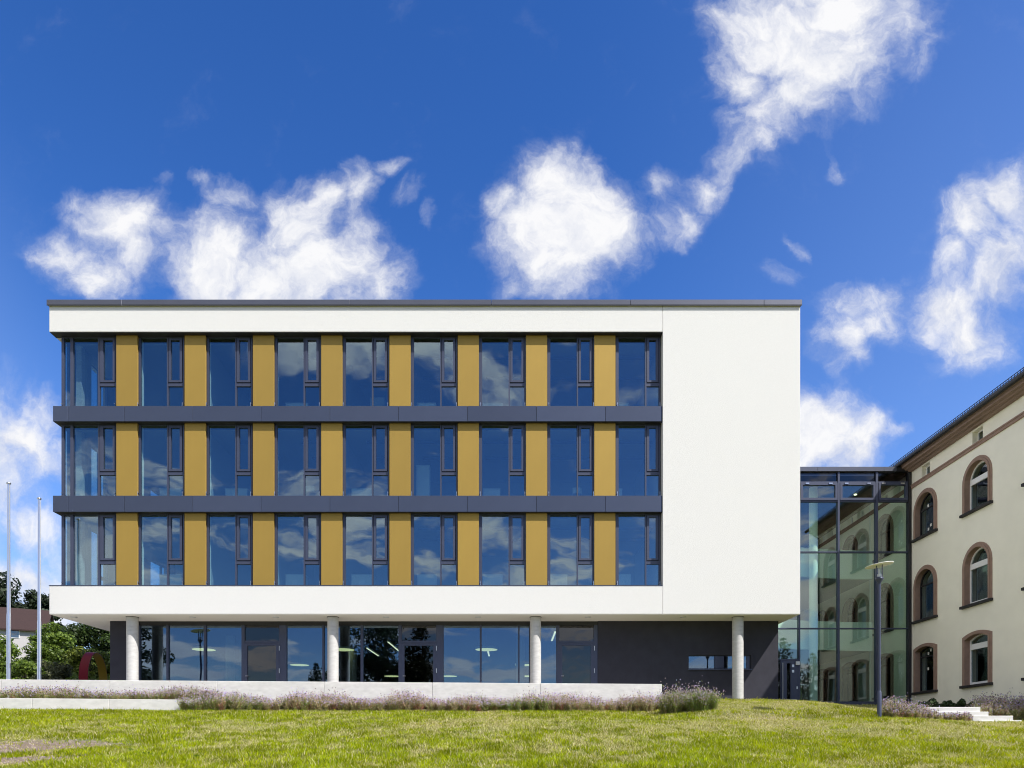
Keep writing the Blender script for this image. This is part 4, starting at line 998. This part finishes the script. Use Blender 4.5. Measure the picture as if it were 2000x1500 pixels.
for i, (px, y, s, lb) in enumerate(((255, 11.9, .15, 'broad-leaved weed between bare soil and grass, leftmost of the weeds'), (285, 11.3, .17, 'large broad-leaved weed just right of the bare earth patch'), (318, 11.6, .14, 'broad-leaved weed right of the large one near the bottom edge'),
    (385, 11.1, .14, 'upright broad-leaved weed farther right in the rough grass'), (1880, 11.0, .13, 'dark leafy weed near the lower right corner'), (1580, 11.8, .10, 'small dark weed in the lawn below the park lamp'))):
    weed(PX(px, y), y, s, lb)

# ------------------------------------------------------------------ lavender-like planting
def plants(name, pts, label=None, kind='stuff', hscale=1.0, green=.3, fl=1.0, parent=None, stems=(16, 24)):
    V = []; Fc = []; T = []
    def tri(a_, b_, c_, col_): 
        b = len(V); V.extend((a_, b_, c_)); Fc.append((b, b+1, b+2)); T.extend((col_, col_, col_))
    R = random.random
    for x, y, h0, gr, z in pts:
        if z is None: z = gh(x, y)
        ns = random.randint(*stems); red = R() < .30
        for s in range(ns):
            a_ = R()*2*PI; r0 = .09*R(); out_ = (.06+.46*R()**1.3)*h0*1.1; H = h0*(.62+.45*R())*(1.30 if R() < .08 else 1)
            bx, by = x+r0*math.cos(a_), y+r0*math.sin(a_); tx, ty = x+(out_+r0)*math.cos(a_), y+(out_+r0)*math.sin(a_)
            w = .0035; sc = (.22, .15, .10) if red else (.20, .20, .09)
            tri((bx-w, by, z), (bx+w, by, z), (tx, ty, z+H), sc)
            def at(t_): u = t_**1.5; return (bx+(tx-bx)*u, by+(ty-by)*u, z+H*t_)
            nl = 19 if gr > .5 else 15
            for k in range(nl):
                t_ = (.02+.86*R()**1.25); p = at(t_); b_ = R()*2*PI; L = .04+.035*R(); q = .009
                if R() < gr: c = (.20+.14*R(), .28+.15*R(), .05+.04*R())
                elif red and t_ < .55: c = (.36+.18*R(), .18+.08*R(), .13+.06*R())
                else: c = (.42+.22*R(), .34+.18*R(), .20+.12*R())
                tri((p[0]-q*math.sin(b_), p[1]+q*math.cos(b_), p[2]), (p[0]+q*math.sin(b_), p[1]-q*math.cos(b_), p[2]), (p[0]+L*math.cos(b_), p[1]+L*math.sin(b_), p[2]+L*.7), c)
            for k in range(random.randint(1, 3) if R() < .85*fl else 0):
                t_ = 1-.16*k; p = at(t_); r = (.009+.010*R())*(.8+.4*fl)
                q = R()
                c = (.38+.2*R(), .32+.16*R(), .56+.2*R()) if q < .30*fl+.05 else ((.42, .32, .34) if q < .80 else (.11, .08, .09))
                up = (p[0], p[1], p[2]+r); dn = (p[0], p[1], p[2]-r); ring_ = [(p[0]+r*math.cos(b_), p[1]+r*math.sin(b_), p[2]+r*.2) for b_ in (0, 2.1, 4.2)]
                for j in range(3): tri(ring_[j], ring_[(j+1) % 3], up, c); tri(ring_[(j+1) % 3], ring_[j], dn, c)
    me = np_mesh(name, np.array(V), np.array(Fc), np.array(T), 'flower_leaf')
    o = bpy.data.objects.new(name, me); COL.objects.link(o)
    if kind: o['kind'] = kind
    if label: o['label'] = label
    return o
pts = []
for i in range(620):
    t_ = random.uniform(0, 1); x = -10.6+t_*16.0; yw_ = 21.77+(x+26.5)*.0764; y = yw_-random.uniform(.08, 1.30)
    d = vnoise(x, y, .9, 4); pts.append((x, y, (.27+.33*float(d))*random.uniform(.8, 1.15), .18+.5*float(vnoise(x, y, 1.3, 6) > .62), None))
plants('lavender_bed', pts, 'bed of dried lavender-coloured flowers along the foot of the terrace wall')
pts = []
for i in range(300):
    x = random.uniform(-21, -9.7); yw_ = 21.77+(x+26.5)*.0764; y = yw_-random.uniform(.08, .66)
    pts.append((x, y, (.26+.24*float(vnoise(x, y, .8, 9)))*random.uniform(.8, 1.25), .5, 1.42))
plants('lavender_strip', pts, 'narrow strip of pale purple flowers between the low wall and the terrace wall')
def shrub(px, d, H, W, label, n=26, green=.8, fl=1.0, group=None):
    x = PX(px, d); ps = []
    for i in range(n):
        a_ = random.uniform(0, 6.28); r = W*math.sqrt(random.random()); xx, yy = x+r*math.cos(a_), d+.6*r*math.sin(a_)
        ps.append((xx, yy, H*random.uniform(.7, 1.05)*(1-.45*(r/W)**2), green, None))
    o = plants('flowering_shrub', ps, None, None, green=green, fl=fl); tag(o, label, 'shrub', group)
shrub(1318, 21.9, .88, .42, 'flowering shrub with violet heads right beside the end of the terrace wall', 30, .7)
shrub(1372, 21.3, .86, .42, 'bushy green shrub with violet flowers standing free right of the terrace wall', 34, .95)
shrub(1760, 20.0, .72, .46, 'violet flowering shrub just right of the park lamp', 26, .45)
shrub(1796, 20.2, .52, .34, 'low violet shrub between the park lamp and the steps', 22, .35)
pts = []
for i in range(95):
    px = random.uniform(1735, 1890); y = random.uniform(19.65, 20.55); pts.append((PX(px, y), y, random.uniform(.26, .42)*(1 if px < 1800 else .62), .25, None))
plants('lavender_patch', pts, 'patch of reddish and violet flowers in front of the white steps')
pts = []
for i in range(150):
    px = random.uniform(1908, 2090); y = random.uniform(22.7, 23.8); pts.append((PX(px, y), y, random.uniform(.45, .70), .35, None))
plants('lavender_hedge', pts, 'tall violet flowers beyond the steps at the foot of the cream wall')
def groundcover():
    V = []; Fc = []; T = []
    for i in range(1500):
        px = random.uniform(1795, 1900); d = random.uniform(23.8, 25.2); x = min(PX(px, d), 17.95); h = random.random()**.6*.36*(.35+.9*float(vnoise(px, 0, .09, 3))); z = gh(x, d)+h; a_ = random.uniform(0, 6.28); r = random.uniform(.02, .045); b = len(V); tl = random.uniform(-.6, .6)
        for dx, dy in ((-1, -1), (1, -1), (1, 1), (-1, 1)): V.append((x+r*(dx*math.cos(a_)-dy*math.sin(a_)), d+r*(dx*math.sin(a_)+dy*math.cos(a_)), z+r*dx*tl+r*dy*.7))
        Fc.append((b, b+1, b+2, b+3)); g = random.uniform(.6, 1.4); T += [(.035*g, .06*g, .02*g)]*4
    me = np_mesh('ground_cover', np.array(V), np.array(Fc), np.array(T), 'leaf', 4); o = bpy.data.objects.new('ground_cover', me); COL.objects.link(o); o['kind'] = 'stuff'; o['label'] = 'dark green leafy plants at the foot of the cream wall'
groundcover()

# ================================================================== TREES
def leafy(name, clumps, nleaf, size, cols, parent, droop=0.0):
    """leaf-sized quads spread through clumps (centre, radius)"""
    rs = np.array([c[1] for c in clumps]); pr = rs**2; pr /= pr.sum(); ci = rng.choice(len(clumps), nleaf, p=pr); cen_ = np.array([c[0] for c in clumps])[ci]; rr = rs[ci]
    d = rng.normal(size=(nleaf, 3)); d /= np.linalg.norm(d, axis=1)[:, None]; rad = rr*(rng.random(nleaf)**.42); P = cen_+d*rad[:, None]*np.array([1, 1, .75])
    nrm = d+rng.normal(size=(nleaf, 3))*.7+np.array([0, 0, .4]); nrm /= np.linalg.norm(nrm, axis=1)[:, None]
    t1 = np.cross(nrm, rng.normal(size=(nleaf, 3))); t1 /= np.linalg.norm(t1, axis=1)[:, None]; t2 = np.cross(nrm, t1)
    s = size*rng.uniform(.6, 1.3, nleaf)[:, None]
    V = np.stack([P-t1*s*.9, P-t2*s*.55, P+t1*s, P+t2*s*.55], 1)
    cl = np.array(cols); k = rng.random(nleaf)[:, None]; tone = rng.uniform(.75, 1.25, len(clumps))[ci][:, None]
    c = (cl[0]*(1-k)+cl[1]*k)*tone
    me = np_mesh(name, V.reshape(-1, 3), np.arange(nleaf*4).reshape(-1, 4), np.repeat(c, 4, 0), 'leaf', 4)
    o = bpy.data.objects.new(name, me); COL.objects.link(o)
    if parent: o.parent = parent; o.location = -WORLD[parent.name]
    return o
def broad_tree(x, y, top, r, cols, label, name='broadleaf_tree', base=None, nleaf=7000, size=.16, low=.25, gaps=1.0, nb=11, group=None):
    z0 = gh(x, y) if base is None else base; H = top-z0
    t = thing(name, (x, y, z0), label, 'tree' if H > 3.2 else 'bush', group)
    tr = MB(); tr.tube([(x, y, z0-.3), (x+.02*H, y, z0+H*.3), (x-.01*H, y, z0+H*.62), (x, y, z0+H*.85)], [H*.028+.03, H*.02+.02, H*.012+.015, .02], 9)
    clumps = []
    cz = z0+H*(low+1)/2*1.0; hz = H*(1-low)/2
    n = int(nb*3.6)
    for i in range(n):
        v = Vector((random.gauss(0, 1), random.gauss(0, 1), random.gauss(0, 1))).normalized()*(random.random()**.33)
        f = 1-.15*max(0, v.z)
        c = (x+v.x*r*.80*f, y+v.y*r*.80*f, cz+v.z*hz*.86); clumps.append((c, r*random.uniform(.20, .36)*(H/ (H+r)+.45)))
        if i < nb: tr.tube([(x, y, z0+H*random.uniform(.25, .5)), ((x+c[0])/2, (y+c[1])/2, (z0+H*.45+c[2])/2), c], [H*.010+.012, H*.006+.01, .01], 6)
    obj('trunk', tr, 'bark', t); leafy('crown', clumps, nleaf, size, cols, t)
DK = [(.012, .022, .012), (.035, .055, .022)]; MID = [(.045, .085, .010), (.16, .23, .028)]; LT = [(.06, .09, .012), (.20, .24, .03)]; OLV = [(.05, .06, .025), (.13, .14, .06)]
G1 = 'trees on the slope at the left'
broad_tree(-63.5, 85, 21.3, 4.6, DK, 'dark tall tree at the left edge rising above the house roof', nleaf=9000, size=.26, low=.2)
broad_tree(-60.2, 87, 20.0, 3.1, DK, 'dark tall tree behind the house between the two flagpoles', nleaf=8000, size=.24, low=.15)
broad_tree(-57.3, 84, 17.4, 2.3, DK, 'slim dark tree behind the house gable beside the white building', nleaf=4500, size=.22, low=.2)
broad_tree(-33.6, 50, 8.9, 2.1, MID, 'bright green bushy tree right of the nearer flagpole, below the soffit', nleaf=12000, size=.12, low=.05)
broad_tree(-37.8, 62, 11.6, 3.4, [(.02, .04, .01), (.06, .10, .02)], 'dark green broad tree under the soffit corner, behind the ring sculpture', nleaf=11000, size=.16, low=.1)
broad_tree(-25.9, 42, 6.4, 1.75, LT, 'light green tree directly behind the ring sculpture', nleaf=11000, size=.10, low=.0)
broad_tree(-34.2, 45, 7.9, 1.8, MID, 'green tree at the left edge in front of the house wall', nleaf=8000, size=.12, low=.0)
broad_tree(-32.2, 46, 6.3, 1.35, OLV, 'greyish bush between the flagpoles below the house', nleaf=6000, size=.10, low=.0)
broad_tree(-28.6, 40, 5.0, 1.5, MID, 'low green bush at the left above the terrace wall', nleaf=6000, size=.09, low=.0)
broad_tree(-26.2, 39.5, 4.9, 1.25, OLV, 'olive grey willow-like bush left of the ring sculpture', nleaf=8000, size=.075, low=.0)
broad_tree(-30.4, 48, 7.2, 1.5, LT, 'yellowish green bush just left of the ring sculpture, behind the willow-like bush', nleaf=7000, size=.11, low=.0)
broad_tree(-24.0, 38, 4.2, 1.2, MID, 'low green bush behind the base of the ring sculpture', nleaf=6000, size=.08, low=.0)
broad_tree(-31.0, 41.5, 4.6, 1.4, MID, 'low green bush at the foot of the left flagpole', nleaf=6000, size=.09, low=.0)
broad_tree(-22.5, 40, 5.6, 1.5, MID, 'green bush beside the dark ground floor wall', nleaf=7000, size=.10, low=.0)
broad_tree(-44.5, 66, 12.3, 2.0, MID, 'green tree covering the right end of the house', nleaf=6000, size=.17, low=.0)
# house on the slope
hx, hy = -48.0, 70.0; ha = math.radians(27)
house = thing('house', (hx, hy, 8.2), 'small white house with a steep brown tiled roof on the slope behind the flagpoles', 'house')
house.rotation_euler = (0, 0, ha); WORLD[house.name] = Vector((0, 0, 0))
def hobj(name, mb, m_, parent=None):
    o = bpy.data.objects.new(name, mkmesh(name, mb, m_)); COL.objects.link(o); o.parent = parent or house; return o
L_, W_, EH, RH = 11.0, 7.0, 3.65, 2.45
mb = MB(); mb.box(-L_, 0, 0, W_, -2, EH); mb.prism([(0, EH), (W_, EH), (W_/2, EH+RH)], -L_, 0, 'x'); hobj('wall', mb, 'house_wall')
sl = RH/(W_/2); ov = .35
rf = hobj('roof', MB().prism([(-ov, EH-ov*sl+.02), (W_/2, EH+RH+.02), (W_+ov, EH-ov*sl+.02), (W_+ov, EH-ov*sl+.17), (W_/2, EH+RH+.2), (-ov, EH-ov*sl+.17)], -L_-.3, .3, 'x'), 'brown_tile')
hobj('chimney', MB().box(-7.0, -6.4, W_/2-.3, W_/2+.3, EH+RH-.5, EH+RH+.75), 'house_wall', rf)
for (a_, b_, z_, h_) in ((-2.9, -2.1, 2.75, .75), (-2.9, -2.2, 1.1, .7), (-6.5, -5.6, 2.6, .8), (-9.6, -8.7, 2.6, .8)):
    w = hobj('window', MB().box(a_-.07, b_+.07, -.05, .0, z_-.07, z_+h_+.07), 'white_frame'); hobj('pane', MB().box(a_, b_, -.07, -.052, z_, z_+h_), 'far_glass', w)
w = hobj('window', MB().box(.0, .05, W_/2-.4, W_/2+.4, EH+.2, EH+1.2), 'white_frame'); hobj('pane', MB().box(.052, .07, W_/2-.32, W_/2+.32, EH+.28, EH+1.12), 'far_glass', w)
sh = thing('garden_shed', (PX(91, 55), 55, 4.6), 'small shed with a red roof half hidden among the bushes', 'shed')
sx_ = PX(91, 55); obj('wall', MB().box(sx_-.8, sx_+.8, 55, 57, 4.0, 6.45), 'house_wall', sh); obj('roof', MB().prism([(sx_-1, 6.4), (sx_+1, 6.4), (sx_, 7.2)], 54.8, 57.2), 'red_paint', sh)
# trees and lamp on the far side of the lawn, which the glass mirrors
def spruce(x, y, base, H, r, label, n=34):
    t = thing('spruce_tree', (x, y, base), label, 'tree', 'spruces across the lawn')
    obj('trunk', MB().tube([(x, y, base-.3), (x, y, base+H*.5), (x, y, base+H)], [H*.02+.05, H*.012+.03, .01], 8), 'bark', t)
    cl = []
    for i in range(n):
        u = i/(n-1); z = base+H*(.08+.90*u); R_ = r*(1-u)**.85+.12
        k = max(3, int(9*(1-u))+3)
        for j in range(k):
            a_ = j*2*PI/k+i*1.3+random.uniform(-.3, .3)
            for q in (.35, .65, .95): cl.append(((x+R_*q*math.cos(a_), y+R_*q*math.sin(a_), z-.35*q*R_*.5), .15*R_*(1.1-q*.5)+.20))
    leafy('crown', cl, 15000, .17, [(.008, .018, .008), (.03, .05, .015)], t)
spruce(-9.6, -15, -1.7, 15.5, 4.2, 'tall spruce mirrored in the glass right of the middle door')
spruce(-21.0, -17, -1.7, 10.6, 4.2, 'small spruce mirrored left of the second column')
spruce(-17.2, -14, -1.7, 14.0, 4.8, 'spruce mirrored behind the second column')
spruce(34.5, -16, -1.7, 12.6, 6.6, 'spruce mirrored in the glass link above the entrance door')
spruce(30.2, -14, -1.7, 14.0, 5.2, 'slim spruce mirrored beside the entrance door')
broad_tree(-13.5, -18, 16.0, 5.2, DK, 'broad dark tree mirrored in the glass left of the middle door', base=-1.8, nleaf=12000, size=.22, low=.1, nb=14)
broad_tree(-37.5, -12, 14.0, 3.0, DK, 'dark tree mirrored in the first pane beside the left column', base=-1.8, nleaf=9000, size=.2, low=.1, nb=12)
broad_tree(-33.5, -14, 6.4, 2.2, DK, 'low dark tree mirrored in the second pane from the left', base=-1.8, nleaf=6000, size=.16, low=.0, nb=10)
park_lamp(PX(390, 61.2), -5.0, -1.7, "tall lamp post across the lawn mirrored in the left panes", H=12.2, s=2.1)
